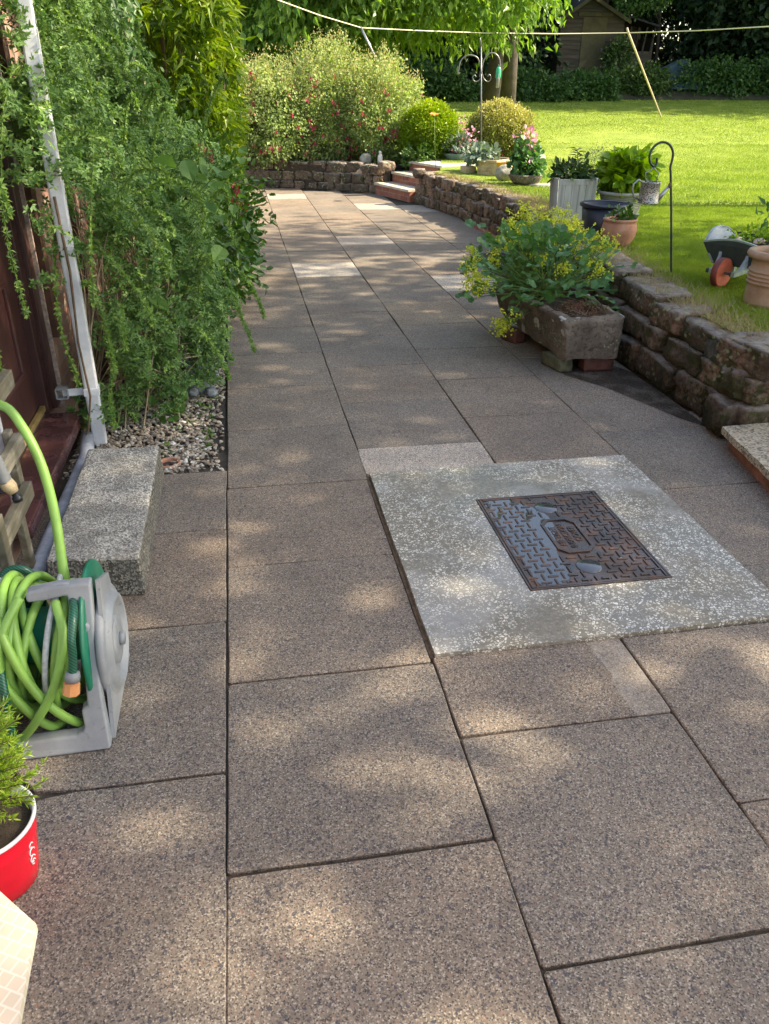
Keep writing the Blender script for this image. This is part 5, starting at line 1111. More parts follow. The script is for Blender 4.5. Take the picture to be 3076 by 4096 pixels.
cov = np.concatenate([boxcloud((-.14, 2.93, .10), (.0, 3.12, .42), 26, 17), boxcloud((-.50, 2.68, .06), (-.20, 3.05, .38), 34, 18)]); Cn = np.concatenate([Cn, extra_front(62, 55), cov]); g = np.random.default_rng(8); per = 26; cc = np.repeat(Cn, per, 0); sd = nrmz(rv(len(Cn), 1, 4) + np.array([.5, -.35, .1])); sd = np.repeat(sd, per, 0)
P = cc + sd * (g.random(len(cc))[:, None] - .5) * .20 + rv(len(cc), .012, 5)
# trifoliate leaves: three leaflets from each node
n = len(P); D0 = nrmz(sd * .5 + rv(n, .7, 6) + np.array([.35, -.35, .1])); N0 = nrmz(rv(n, .45, 7) + np.array([.35, -.45, .8])); S0 = nrmz(np.cross(D0, N0))
P3_ = np.concatenate([P, P, P]); D3_ = np.concatenate([D0, D0 * .45 + S0, D0 * .45 - S0]); N3_ = np.concatenate([N0] * 3)
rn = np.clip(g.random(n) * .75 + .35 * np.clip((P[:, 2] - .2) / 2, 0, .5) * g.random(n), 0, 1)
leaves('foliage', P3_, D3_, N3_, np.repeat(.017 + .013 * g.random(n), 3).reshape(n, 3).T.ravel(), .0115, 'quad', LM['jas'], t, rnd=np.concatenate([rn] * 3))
m = MB(); gg = random.Random(4)
for k in range(150):
    a = Vector((gg.uniform(-.75, -.40), gg.uniform(2.6, 4.6), .0)); b = Vector(tuple(Cn[gg.randrange(len(Cn) - 120)])); b = b if b.z < 1.3 else Vector((b.x, b.y, b.z * .5))
    mid = a.lerp(b, .5) + Vector((gg.uniform(-.05, .22), gg.uniform(-.15, .15), gg.uniform(0, .25))); m.tube([a * (1 - u) ** 2 + mid * 2 * u * (1 - u) + b * u * u for u in (0, .25, .5, .75, 1)], [.0045, .004, .0035, .003, .002], 4, cap=False)
m.obj('stems', M['drytwig'], t); m = MB()
for k in range(140):
    a = Vector((gg.uniform(-.52, -.16), gg.uniform(2.75, 3.9), gg.uniform(.08, .55))); b = a + Vector((gg.uniform(-.05, .16), gg.uniform(-.14, .1), gg.uniform(-.10, .10)))
    m.tube([a, b], [.0022, .0012], 4, cap=False)
m.obj('dead_twigs', M['drytwig'], t)
# arching shoots with their own leaves
m = MB(); SP, SD = [], []
shoots = [((-.62, 2.9, 1.5), (-.70, 2.15, 1.35), (-.74, 1.75, .95), (-.72, 1.70, .55)), ((-.6, 2.7, 1.6), (-.66, 2.3, 1.5), (-.70, 2.05, 1.1), (-.68, 2.0, .72)), ((-.66, 2.8, .95), (-.64, 2.5, .9), (-.66, 2.42, .6), (-.63, 2.44, .3)), ((-.5, 2.9, 1.3), (-.42, 2.5, 1.3), (-.45, 2.3, 1.0), (-.48, 2.25, .7)),
          ((-.2, 3.3, .55), (.05, 3.2, .50), (.12, 3.15, .38), (.17, 3.1, .22)), ((-.1, 3.8, .6), (.10, 3.7, .55), (.2, 3.6, .42), (.24, 3.55, .30)), ((-.3, 3.0, .5), (-.12, 2.9, .42), (-.02, 2.85, .3), (.03, 2.8, .18)), ((-.66, 2.7, 1.9), (-.72, 2.2, 2.0), (-.74, 1.9, 1.7), (-.75, 1.8, 1.3)), ((-.45, 2.9, .35), (-.50, 2.65, .30), (-.52, 2.5, .2), (-.50, 2.42, .1)), ((-.60, 2.6, .7), (-.50, 2.4, .75), (-.46, 2.35, .55), (-.45, 2.32, .40))]
for k in range(95):
    b = Cn[gg.randrange(len(Cn))]
    if b[2] < .5: continue
    a = Vector(tuple(b)); q = Vector((gg.uniform(.0, .28), gg.uniform(-.38, -.02), gg.uniform(-.2, .18))); q.z += (.30 if k % 3 == 0 else 0); shoots.append((tuple(a), tuple(a + q * .5 + Vector((0, 0, .06))), tuple(a + q), tuple(a + q * 1.15 + Vector((0, 0, -.09)))))
for s_ in shoots:
    pp = spl(s_, 8); m.tube(pp, [.003 - .0018 * i / len(pp) for i in range(len(pp))], 4, cap=False)
    for i in range(1, len(pp)):
        for j_ in range(2): SP.append(tuple(pp[i - 1].lerp(pp[i], j_ / 2))); SD.append(tuple((pp[i] - pp[i - 1]).normalized()))
m.obj('arching_shoots', M['gstem'], t)
SP = np.array(SP); SD = np.array(SD); n = len(SP); A = rv(n, 1, 12); A -= (A * SD).sum(1, keepdims=True) * SD; A = nrmz(A)
Pq = np.concatenate([SP] * 6); Dq = np.concatenate([A + SD * .5, A * .5 + SD, A * .5 - SD * .4 + np.cross(A, SD) * .5, -A + SD * .5, -A * .5 + SD * .9, -A * .5 - SD * .4 - np.cross(A, SD) * .5]); Nq = rv(6 * n, .5, 13) + np.array([.2, -.4, .8])
leaves('shoot_leaves', Pq, Dq, Nq, .019 + .008 * rng.random(6 * n), .010, 'quad', LM['jas'], t, rnd=.45 + .55 * rng.random(6 * n))
# young hazel-like suckers with broad leaves
def broad(name, pts, L, label, seed, lm='hazel'):
    t = thing(name, (pts[0][0], pts[0][1], 0), label, 'shrub'); P = []; D = []; m = MB(); g = random.Random(seed)
    for p in pts:
        p = Vector(p); d = Vector((g.uniform(-.3, .7), g.uniform(-1, -.1), g.uniform(-.6, .1))).normalized(); P.append(tuple(p)); D.append(tuple(d)); b = p + Vector((g.uniform(-.15, 0), g.uniform(.05, .2), -.12)); m.tube([b, p], [.003, .0015], 4, cap=False)
    m.obj('stems', M['gstem'], t); n = len(P); leaves('foliage', P, D, rv(n, .25, seed) + np.array([.25, -.75, .6]), L * (.75 + .5 * np.random.default_rng(seed).random(n)), L * .85, 'hazel', LM[lm], t, rnd=np.random.default_rng(seed).random(n))
def at_y(lst, y): return [tuple(gy(a, b, y + random.Random(a).uniform(-.08, .08))) for a, b in lst]
broad('hazel_suckers', at_y([(335, 350), (352, 392), (350, 420), (460, 358), (470, 375), (430, 410), (455, 400), (392, 470), (438, 440), (482, 535), (480, 465), (400, 345)], 3.05), .115, 'broad crinkled hazel leaves poking out of the jasmine', 5)
broad('hazel_suckers', at_y([(350, 730), (362, 745), (330, 855), (385, 850), (348, 880), (372, 835), (300, 830), (340, 905), (355, 925), (385, 870), (290, 850), (300, 915), (370, 900), (325, 640), (360, 520)], 2.78), .085, 'low broad leaves at the foot of the jasmine above the gravel', 6)
gg2 = random.Random(31)
broad('hazel_suckers', [tuple(gy(gg2.uniform(250, 520), gg2.uniform(310, 640), 3.1 + gg2.uniform(-.1, .35))) for _ in range(42)], .062, 'mid sized broad leaves scattered through the right side of the jasmine', 9)
# honeysuckle with dark red flowers
t = thing('honeysuckle', (.1, 4.3, 0), 'honeysuckle with dull leaves and small dark pink flowers at the patio edge', 'climber')
pts = np.array(at_y([(505, 455), (515, 470), (540, 575), (500, 590), (530, 600), (520, 615), (498, 620), (490, 640), (545, 590), (478, 560), (535, 560), (500, 540), (470, 510), (525, 500), (512, 520), (540, 540), (488, 610)], 4.1)); pr = np.repeat(pts, 5, 0) + rv(85, .035, 3)
leaves('foliage', pr, rv(85, .6, 4) + np.array([.4, -.4, -.6]), rv(85, .4, 5) + np.array([.2, -.6, .6]), .06, .038, 'oval', LM['glossy'], t)
fl = np.array(at_y([(505, 430), (522, 445), (512, 418), (430, 318), (445, 330), (455, 345), (510, 410)], 4.2)); fr = np.repeat(fl, 12, 0) + rv(84, .010, 8)
leaves('flowers', fr, rv(84, .6, 4) + np.array([.1, -.5, .4]), rv(84, 1, 5), .034, .006, 'petal', LM['red'], t)
m = MB(); [m.tube([tuple(p + np.array([-.1, .1, -.1])), tuple(p)], [.003, .0015], 4, cap=False) for p in pts]
for s_ in (((505, 395), (540, 380), (560, 365)), ((500, 480), (540, 450), (575, 440)), ((515, 395), (555, 405), (577, 437))): m.tube(spl([tuple(gy(a, b, 4.6)) for a, b in s_], 5), .003, 4, cap=False)
m.obj('stems', M['twig'], t)
# tall bright long-leaved climber
t = thing('tall_evergreen', (-.55, 6.6, 0), 'tall evergreen with long glossy yellow-green leaves, upper left', 'tall shrub')
g = np.random.default_rng(77); n = 2100; cl = g.random((n, 3)); yy = 5.5 + 2.8 * cl[:, 1]; zz = .6 + 3.6 * cl[:, 2] ** .9
xe = .02 + .13 * np.sin(zz * 2.3 + yy) ** 2 + .02 * (yy - 6); xx = -1.1 + (xe + 1.1) * (1 - .5 * cl[:, 0] ** 1.6)
Cc = np.stack([xx, yy, zz], -1); bn = np.array([noise.noise(Vector((p[0] * 2.2, p[1] * 2.2, p[2] * 2.2 + 4))) for p in Cc]); Cc = Cc[bn > -.08]
P = np.repeat(Cc, 16, 0) + rv(len(Cc) * 16, .05, 2); n = len(P)
leaves('foliage', P, rv(n, .6, 3) + np.array([.45, -.35, -.42]), rv(n, .4, 6) + np.array([.6, -.5, .4]), .095 + .045 * rng.random(n), .034, 'leaf', LM['laurel'], t)
stems('stems', (-.6, 6.8, .0), Cc[::60], .03, .006, M['twig'], t, spread=.3)
# darker climber between jasmine and evergreen, high on the wall
t = thing('wall_climber', (-.7, 4.6, 0), 'blue-green climber high on the house wall above the jasmine', 'climber')
g = np.random.default_rng(78); n = 700; cl = g.random((n, 3)); yy = 4.3 + 1.7 * cl[:, 1]; zz = 1.0 + 2.0 * cl[:, 2]; xx = -.80 + (.40 - .13 * (zz - 1)) * (1 - .6 * cl[:, 0] ** 1.5)
Cc = np.stack([xx, yy, zz], -1); P = np.repeat(Cc, 14, 0) + rv(n * 14, .05, 12); n = len(P)
leaves('foliage', P, rv(n, .6, 13) + np.array([.3, -.3, -.3]), rv(n, .4, 16) + np.array([.4, -.6, .5]), .035 + .03 * rng.random(n), .028, 'oval', LM['jasd'], t)
stems('stems', (-.75, 4.9, .0), Cc[::40], .012, .004, M['twig'], t, spread=.3)
# glossy round-leaved shrub leaning over the patio
def gl_drop(P): return P[:, 0] > -1.0
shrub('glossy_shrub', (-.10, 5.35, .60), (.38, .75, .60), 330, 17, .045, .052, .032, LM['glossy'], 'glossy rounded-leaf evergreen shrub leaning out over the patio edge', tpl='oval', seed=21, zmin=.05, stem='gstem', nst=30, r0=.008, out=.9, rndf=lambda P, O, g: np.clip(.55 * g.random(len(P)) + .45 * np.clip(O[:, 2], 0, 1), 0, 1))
shrub('low_shrub', (-.25, 7.0, .35), (.42, 1.0, .45), 240, 14, .05, .05, .034, LM['mid'], 'dark leafy growth at the patio edge behind the glossy shrub', tpl='oval', seed=22, zmin=.05)
# fuchsia
FU = [(.75, 13.55, .95, .95, .75, .80), (1.75, 13.75, 1.05, .85, .8, .95), (2.55, 13.35, .93, .68, .65, .78), (.0, 13.9, .9, .8, .7, .85)]
t = thing('fuchsia', (1.5, 13.8, .37), 'large fuchsia hedge with hanging red flowers behind the far stone wall', 'shrub'); allc = []
for i, (x, y, z, rx, ry, rz) in enumerate(FU):
    P, O, cc, ids = cloud((x, y, z + .12), (rx, ry, rz), 950, 20, .055, .45, .22, 40 + i, .42)
    n = len(P); g = np.random.default_rng(50 + i); Ls = .046 * (.6 + .8 * g.random(n))
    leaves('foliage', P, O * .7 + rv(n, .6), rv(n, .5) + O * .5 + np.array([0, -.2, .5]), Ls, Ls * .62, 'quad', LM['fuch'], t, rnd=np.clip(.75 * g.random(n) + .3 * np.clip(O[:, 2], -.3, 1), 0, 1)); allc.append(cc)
    # upright sprays on top
    top = cc[cc[:, 2] > z + rz * .35]; kk = len(top) * 9; q = np.repeat(top, 9, 0) + np.stack([rng.normal(size=kk) * .03, rng.normal(size=kk) * .03, rng.random(kk) * .24], -1)
    leaves('tip_foliage', q, rv(kk, .5) + np.array([0, 0, .7]), rv(kk, .6) + np.array([0, -.5, .3]), .030, .017, 'quad', LM['fuchtop'], t)
allc = np.concatenate(allc)
for q_ in range(10):
    bx = -.1 + .3 * q_; near_ = allc[np.abs(allc[:, 0] - bx) < .35]; stems('stems', (bx, 13.5, .37), near_[rng.choice(len(near_), 7)], .010, .003, M['drytwig'], t, spread=.15, bow=.08, seed=q_)
fr = allc[(allc[:, 1] < 13.75) & (allc[:, 2] < 1.75)]; fr = fr[(fr[:, 1] < 13.45)]; fr = fr[rng.choice(len(fr), 190)] + np.array([0, -.11, -.03]); q = np.repeat(fr, 5, 0) + rv(len(fr) * 5, .018)
leaves('flowers', q, rv(len(q), .25) + np.array([0, 0, -1]), rv(len(q), 1), .060, .022, 'petal', LM['red'], t)
# box balls
def ball(c, r, mat, label, seed, zs=1.0):
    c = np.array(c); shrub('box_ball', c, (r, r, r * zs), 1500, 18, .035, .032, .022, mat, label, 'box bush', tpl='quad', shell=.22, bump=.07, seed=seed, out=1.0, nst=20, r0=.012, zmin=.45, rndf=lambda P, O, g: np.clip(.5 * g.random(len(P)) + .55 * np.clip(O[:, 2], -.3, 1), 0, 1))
ball((3.30, 12.75, .85), .44, LM['box1'], 'bright yellow-green clipped box ball left of the top step path', 61, 1.0)
ball((4.52, 12.85, .84), .54, LM['box2'], 'larger cream-tinged clipped box ball behind the scrolled pole', 62, .83)
shrub('low_plant', (3.0, 12.35, .52), (.22, .2, .16), 60, 14, .03, .06, .03, LM['glossy'], 'low dark leafy plant at the foot of the left box ball', 'plant', seed=63, nst=6, zmin=.4)
# poppy
pz = Vector(gy(938, 250, 11.2)); t = thing('poppy', (pz.x + .05, pz.y, .42), 'single peach poppy on a thin stem in front of the left box ball', 'flower')
m = MB(); m.tube([(pz.x + .05, pz.y, .42), (pz.x + .02, pz.y, .8), tuple(pz)], .004, 5); m.obj('stem', M['gstem'], t)
q = np.array([tuple(pz)] * 7); an = np.linspace(0, 6.28, 8)[:7]; leaves('flower_head', q, np.stack([np.cos(an), np.sin(an) * .6, .35 + 0 * an], -1), np.tile([0, 0, 1.], (7, 1)), .085, .10, 'petal', LM['peach'], t)
# flowers of the teal bowl
def plant(name, c, rad, ncl, per, L, W, mat, label, cat='plant', tpl='oval', seed=1, flower=None, nst=8, droop=0.0, cs=.03):
    t, cc = shrub(name, c, rad, ncl, per, cs, L, W, mat, label, cat, tpl=tpl, seed=seed, nst=nst, r0=.005, stem='gstem', droop=droop, shell=.7)
    if flower:
        lm, pts, sz, num = flower; q = np.repeat(np.array(pts), num, 0) + rv(len(pts) * num, sz * .45); o = nrmz(q - np.repeat(np.array(pts), num, 0))
        leaves('flowers', q, o + rv(len(q), .3), rv(len(q), 1), sz * .6, sz * .5, 'petal', LM[lm], t)
        m = MB(); b = Vector((c[0], c[1], c[2] - rad[2]))
        for p in pts: m.tube([b, b.lerp(Vector(tuple(p)), .5) + Vector((.02, 0, .03)), tuple(p)], .003, 4, cap=False)
        m.obj('flower_stems', M['gstem'], t)
    return t
plant('pink_flowers', (c1.x, c1.y, .70), (.23, .2, .15), 50, 13, .06, .03, LM['silv'], 'pink flowers and grey leaves growing in the teal bowl', seed=71, flower=('pink', [tuple(gy(a, b, c1.y - .1)) for a, b in ((1000, 260), (996, 272), (1012, 291), (1020, 287), (1006, 296), (1010, 318), (1025, 312), (1030, 325), (985, 325), (998, 303), (1017, 330))], .075, 12))
plant('barrel_plant', (c2.x, c2.y, .78), (.18, .16, .16), 40, 12, .06, .035, LM['glossy'], 'leafy green plant in the tan tub behind the pole', seed=72)
ctc = (Vector(gz(1027, 378, LZ)) + Vector(gz(1071, 381, LZ))) / 2 + vec(.0, .3, 0)
plant('silver_begonia', (ctc.x + .02, ctc.y, .66), (.20, .28, .075), 50, 10, .075, .055, LM['silv'], 'silvery leaved begonia with red flowers in the patterned clay trough', seed=73, flower=('red', [tuple(gy(a, b, ctc.y)) for a, b in ((1068, 352), (1075, 346), (1082, 344), (1060, 357))], .035, 8))
plant('geranium', (pbc.x, pbc.y, .84), (.24, .22, .16), 60, 12, .06, .05, LM['glossy'], 'bushy green geranium in the flared terracotta flowerpot', seed=74)
plant('geranium', (bb.x, bb.y, .68), (.19, .16, .24), 70, 12, .060, .052, LM['alch'], 'tall geranium with two pink flower heads in the stone basin', seed=75, flower=('pink', [tuple(gy(1140, 299, bb.y)), tuple(gy(1142, 306, bb.y)), tuple(gy(1136, 303, bb.y)), tuple(gy(1141, 322, bb.y))], .10, 26))
# planter, hydrangea, begonia
plant('mixed_plant', (3.14, 6.2, .84), (.17, .15, .06), 40, 10, .060, .030, LM['deep'], 'dark green plant with a tall leafy shoot in the silvery wooden planter', seed=76, flower=('pink', [tuple(gy(1278, 369, 6.1)), tuple(gy(1238, 360, 6.2))], .02, 6))
q = []; b0 = Vector(gy(1250, 378, 6.2)); tp0 = Vector(gy(1247, 322, 6.2)); t = thing('leafy_shoot', b0, 'single tall dark leafy shoot rising from the wooden planter', 'plant')
m = MB(); m.tube([b0, tp0], [.006, .003], 5); m.obj('stem', M['gstem'], t); qq = np.array([tuple(b0.lerp(tp0, k / 30)) for k in range(31)]); an = np.arange(31) * 2.4
leaves('foliage', qq, np.stack([np.cos(an), np.sin(an), .25 - 0 * an], -1), np.tile([0, 0, 1.], (31, 1)) + rv(31, .2), .085, .028, 'leaf', LM['deep'], t)
shrub('hydrangea', (gp.x + .01, gp.y, .82), (.20, .19, .13), 85, 9, .04, .10, .062, LM['hyd'], 'lime green hydrangea filling the grey woven pot', 'plant', tpl='oval', seed=77, nst=14, r0=.006, stem='gstem', out=.9, droop=.1, shell=.6)
shrub('grey_herb', (3.52, 6.55, .80), (.22, .16, .20), 120, 16, .03, .020, .008, LM['silv'], 'wispy grey-green herb between the planter and the hydrangea', 'plant', seed=78, nst=30, r0=.003, stem='gstem')
plant('begonia', (tp.x, tp.y, LZ + .20), (.085, .085, .022), 22, 6, .038, .032, LM['glossy'], 'small begonia with one red flower in the rounded terracotta pot', seed=79, flower=('red', [tuple(gy(1333, 463, 4.85))], .018, 7))
pc = bw(.28, 0, .25); shrub('seedlings', (pc.x, pc.y, pc.z + .02), (.13, .13, .035), 50, 7, .02, .03, .016, LM['hyd'], 'small green seedlings in the wheelbarrow soil', 'plant', seed=80, nst=0)
rp = Vector(gy(1668, 478, 3.0)); shrub('edge_plant', (rp.x, rp.y, rp.z + .03), (.06, .07, .05), 9, 4, .03, .055, .020, LM['alch'], 'leafy sprig above the clay pot at the right edge', 'plant', seed=81, nst=8, base=(cp_.x, cp_.y, cp_.z + .25), r0=.004, stem='gstem', shell=.9)
# alchemilla in the trough
t = thing('alchemilla', (2.06, 3.95, .32), 'large alchemilla with scalloped leaves and frothy lime flowers spilling over the stone trough', 'plant')
g = np.random.default_rng(91); n = 330
tips = np.stack([g.normal(size=n) * .24, g.normal(size=n) * .27, g.random(n) * .34], -1) + np.array([2.02, 3.95, .36]); tips[:, 0] = np.clip(tips[:, 0], 1.50, 2.62); tips[:, 2] -= .25 * np.clip(np.abs(tips[:, 0] - 2.05) - .25, 0, 1)
O = nrmz(tips - np.array([2.06, 3.9, .2])); r_ = .042 + .052 * g.random(n)
extra = np.array([tuple(gy(a, b, 3.45)) for a, b in ((1112, 652), (1125, 645), (1140, 640), (1110, 668), (1100, 690), (1094, 640), (1160, 655), (1185, 640), (1215, 638), (1240, 632), (1268, 640), (1280, 655), (1322, 665), (1315, 648), (1300, 640), (1326, 680), (1150, 612), (1190, 608), (1228, 615), (1258, 612), (1292, 612), (1310, 600), (1070, 600), (1050, 590), (1095, 618), (1060, 575), (1040, 575))])
tips = np.concatenate([tips, extra]); O = np.concatenate([O, nrmz(extra - np.array([2.06, 3.9, .2]))]); r_ = np.concatenate([r_, .075 + .02 * g.random(len(extra))]); n = len(tips)
Dd = O * 1.0 + rv(n, .35) + np.array([0, -.3, -.25]); leaves('foliage', tips - nrmz(Dd) * r_[:, None] * .5, Dd, rv(n, .3) + np.array([-.1, -.5, .9]) + O * .3, r_, r_ * 1.0, 'lobed', LM['alch'], t)
stems('stems', (2.06, 3.85, .31), tips[::3], .0035, .002, M['gstem'], t, 4, .12, 3, .12)
fc = np.array([tuple(gy(a, b, y)) for a, b, y in ((1165, 470, 4.3), (1180, 480, 4.2), (1150, 490, 4.3), (1100, 500, 4.2), (1090, 515, 4.2), (1115, 510, 4.1), (1135, 505, 4.2), (1210, 490, 4.3), (1235, 500, 4.2), (1200, 515, 4.1), (1250, 510, 4.2), (1075, 530, 4.1), (1085, 545, 4.0), (1120, 535, 4.0), (1150, 525, 4.1), (1180, 540, 4.0), (1225, 535, 4.0), (1260, 530, 4.0), (1275, 545, 3.9), (1300, 545, 3.8), (1315, 540, 3.8), (1320, 528, 3.8), (1290, 560, 3.8), (1260, 565, 3.8), (1010, 598, 3.8), (1022, 605, 3.8), (1035, 612, 3.7), (1015, 620, 3.7), (1030, 630, 3.7), (1050, 620, 3.7), (1085, 705, 3.5), (1078, 715, 3.5), (1092, 698, 3.5), (1175, 570, 3.8), (1215, 585, 3.7), (1295, 585, 3.6), (1305, 590, 3.6), (1160, 505, 4.3), (1185, 505, 4.3), (1240, 545, 4.0), (1105, 485, 4.3), (1140, 470, 4.4), (1020, 560, 4.0), (1065, 565, 3.9), (1240, 480, 4.4), (1225, 475, 4.4), (1205, 470, 4.4), (1130, 460, 4.4), (1145, 540, 4.0), (1280, 515, 4.1))])
fc[:, 2] += .02; q = np.repeat(fc, 15, 0) + rv(len(fc) * 15, .030); n = len(q); q2 = np.repeat(q, 8, 0) + rv(n * 8, .0075); n = len(q2)
leaves('flowers', q2, rv(n, 1), rv(n, .5) + np.array([0, -.4, .6]), .013 + .007 * rng.random(n), .013, 'petal', LM['alchf'], t)
stems('flower_stems', (2.06, 3.85, .32), q[::6], .003, .0015, M['gstem'], t, 4, .10, 5, .12)
shrub('sedum_carpet', (2.13, 3.32, .325), (.14, .16, .03), 110, 14, .014, .014, .007, LM['sedum'], 'reddish sedum and dry stems on the near end of the trough soil', 'plant', seed=92, nst=26, r0=.002, stem='drytwig', tpl='quad')
# conifer in the red pot
t = thing('dwarf_conifer', (-.475, .075, .155), 'small bright green conifer growing in the red pot', 'conifer'); cb = Vector((-.485, .085, .155))
g = random.Random(5); m = MB(); TP = []; TD = []
m.tube([cb, cb + Vector((0, 0, .33))], [.010, .003], 6)
for k in range(210):
    z = g.uniform(.02, .34); q = g.uniform(0, 6.283); r = (.150 * (1 - z / .42) ** .7 + .014) * g.uniform(.55, 1.05)
    a = cb + Vector((0, 0, z)); b = a + Vector((math.cos(q) * r, math.sin(q) * r, .02 + .3 * r)); m.tube([a, b], [.002, .001], 4, cap=False); d = (b - a).normalized()
    for j_ in range(34): u = g.uniform(.45, 1.0); TP.append(tuple(a.lerp(b, u))); w_ = Vector((g.gauss(0, 1), g.gauss(0, 1), g.gauss(0, 1))); TD.append(tuple(d * 1.1 + w_.normalized() * .9))
m.obj('branches', M['twig'], t); n = len(TP); leaves('needles', TP, TD, rv(n, 1), .018, .0036, 'quad', LM['needle'], t)

# ---- lawn grass blades (nearer the camera) and dry fringe
def blades(name, n, ylo, yhi, xhi, L, W, mat, label, seed, fringe=None, kind='stuff'):
    g = np.random.default_rng(seed); y = ylo + (yhi - ylo) * g.random(n) ** .85; wx = np.where(y < 10.9, wallx(y), 3.0)
    if fringe: x = wx + .14 + np.abs(g.normal(size=n)) * fringe
    else: x = wx + .26 + (xhi(y) - wx - .26) * g.random(n)
    z = zlv(y) - .014; P = np.stack([x, y, z], -1); D = g.normal(size=(n, 3)) * (.45 if not fringe else 1.0) + np.array([-.15 if fringe else 0, -.1, 1.0 if not fringe else .35]); N = g.normal(size=(n, 3)) + np.array([0, -1, .2])
    clump = np.array([noise.noise(Vector((a * 1.6, b * 1.6, 0))) for a, b in zip(x, y)]); r = np.clip(.45 + .5 * clump + .35 * (g.random(n) - .5) + .0, 0, 1)
    if fringe: r = np.clip(g.random(n) * .7 + np.clip((x - wx - .35) * 2, 0, .5), 0, 1)
    k = (y > 2.16) & ~((y > 10.6) & (x < 3.4)); Ls = L * (.6 + .8 * g.random(n))
    o = leaves(name, P[k], D[k], N[k], Ls[k], W, 'petal' if not fringe else 'petal', mat, None, (3.5, 5, .4), r[k]); tag(o, label, 'grass', kind=kind)
blades('lawn_blades', 110000, 2.15, 7.0, lambda y: .13 + (y + 1.18) * .76, .026, .0036, M['blade'], 'short green lawn grass near the low wall', 1)
blades('lawn_blades', 90000, 6.9, 14.0, lambda y: .13 + (y + 1.18) * .76, .028, .007, M['blade'], 'short sunlit lawn grass beyond the planters', 2)
blades('lawn_blades', 60000, 13.5, 24.2, lambda y: .13 + (y + 1.18) * .76, .030, .014, M['blade'], 'bright mown grass at the far end of the lawn', 3)
blades('dry_grass', 34000, 2.1, 8.0, None, .062, .0026, M['drygrass'], 'dry straw coloured grass fringe along the top of the low wall', 4, fringe=.15)
blades('dry_grass', 12000, 7.0, 11.6, None, .050, .005, M['drygrass'], 'dry grass fringe on top of the far part of the wall', 6, fringe=.10)
q = boxcloud((-.5, -.9, .002), (2.3, 8, .004), 260, 88); q = q[(q[:, 0] > .02) | (q[:, 1] < 2)]; tag(leaves('leaf_litter', q, rv(len(q), 1) * np.array([1, 1, .1]), rv(len(q), .2) + np.array([0, 0, 1.]), .004 + .009 * rng.random(len(q)) ** 2, .004, 'quad', leafmat('litter', (.05, .035, .02), (.20, .15, .08), (.55, .52, .45), .0, .9), None, (1, 2, 0)), 'tiny specks of leaf litter and grit scattered on the paving', 'litter', kind='stuff')
# little weeds in the gravel
q = boxcloud((-.30, 2.3, -.01), (-.03, 3.1, .0), 26, 9); q = np.repeat(q, 9, 0) + rv(26 * 9, .012) * np.array([1, 1, .2]); tag(leaves('weeds', q, rv(len(q), .6) + np.array([0, 0, .6]), rv(len(q), 1), .024, .009, 'quad', LM['jas'], None, (-.15, 2.6, 0)), 'tiny green weeds coming up through the gravel', 'weeds', kind='stuff')
# moss tufts on the near wall
q = boxcloud((2.395, 2.1, .02), (2.44, 3.2, .30), 240, 10); q[:, 0] += q[:, 2] * .15; q = np.repeat(q, 14, 0) + rv(240 * 14, .016); tag(leaves('moss', q, rv(len(q), .7) + np.array([-.5, -.2, .2]), rv(len(q), 1), .012, .004, 'quad', leafmat('moss_tuft', (.018, .025, .006), (.04, .052, .012), (.07, .08, .02), .1, .9), None, (2.41, 2.6, .1)), 'dark moss growing on the stones of the near wall', 'moss', kind='stuff')

# ---- trees and hedges
def tree(name, base, h, c, rad, ncl, per, cs, L, W, mat, label, seed, group=None, ttop=None, r0=.16, tpl='quad', droop=.3, nb=26, shell=.6, cat='tree', bump=.3, rndf=None):
    t = thing(name, base, label, cat, group); b = Vector(base); c_ = Vector(c)
    P, O, cc, ids = cloud(c, rad, ncl, per, cs, shell, bump, seed); n = len(P); g = np.random.default_rng(seed)
    Ls = L * (.6 + .8 * g.random(n)); leaves('crown', P, O * .4 + rv(n, .6) + np.array([0, 0, -droop]), rv(n, .5) + np.array([0, -.2, .7]), Ls, Ls * W / L, tpl, mat, t, rnd=rndf(P, O, g) if rndf else None)
    m = MB(); tp_ = Vector(ttop) if ttop else Vector((c_.x, c_.y, c_.z)); pts = [b - Vector((0, 0, .2)), b.lerp(tp_, .33) + Vector((.06 * h / 5, 0, 0)), b.lerp(tp_, .7), tp_]; m.tube(pts, [r0 * 1.25, r0, r0 * .7, r0 * .3], 10)
    gg = random.Random(seed)
    for k in range(nb):
        e = Vector(tuple(cc[gg.randrange(len(cc))])); s_ = b.lerp(tp_, gg.uniform(.45, .95)); mid = s_.lerp(e, .5) + Vector((0, 0, .12 * (e - s_).length)); m.tube([s_, mid, e], [r0 * .28, r0 * .17, r0 * .05], 5, cap=False)
    m.obj('trunk', M['bark'], t); return t, cc
# cherry with leaves hanging in from the top
tb = gy(1098, 195, 19.0); tb2 = gy(1055, 195, 20.5)
t, cc = tree('cherry_tree', (tb[0], 19.0, .85), 5, (2.7, 16.4, 3.85), (3.7, 2.4, 1.9), 800, 52, .21, .17, .080, LM['cherry'], 'cherry tree with long bright hanging leaves at the top centre', 201, ttop=(tb[0] - .3, 18.6, 5.0), r0=.16, tpl='leaf', droop=.75, nb=60, shell=.8, cat='tree')
tree('cherry_tree', (tb2[0], 20.5, .9), 5, (5.0, 18.4, 5.1), (1.7, 2.0, 2.2), 260, 50, .22, .16, .075, LM['cherry'], 'second tree stem behind the cherry, close to the tall pole', 202, ttop=(tb2[0] + .3, 20.0, 5.5), r0=.18, tpl='leaf', droop=1.0, nb=30, shell=.8)
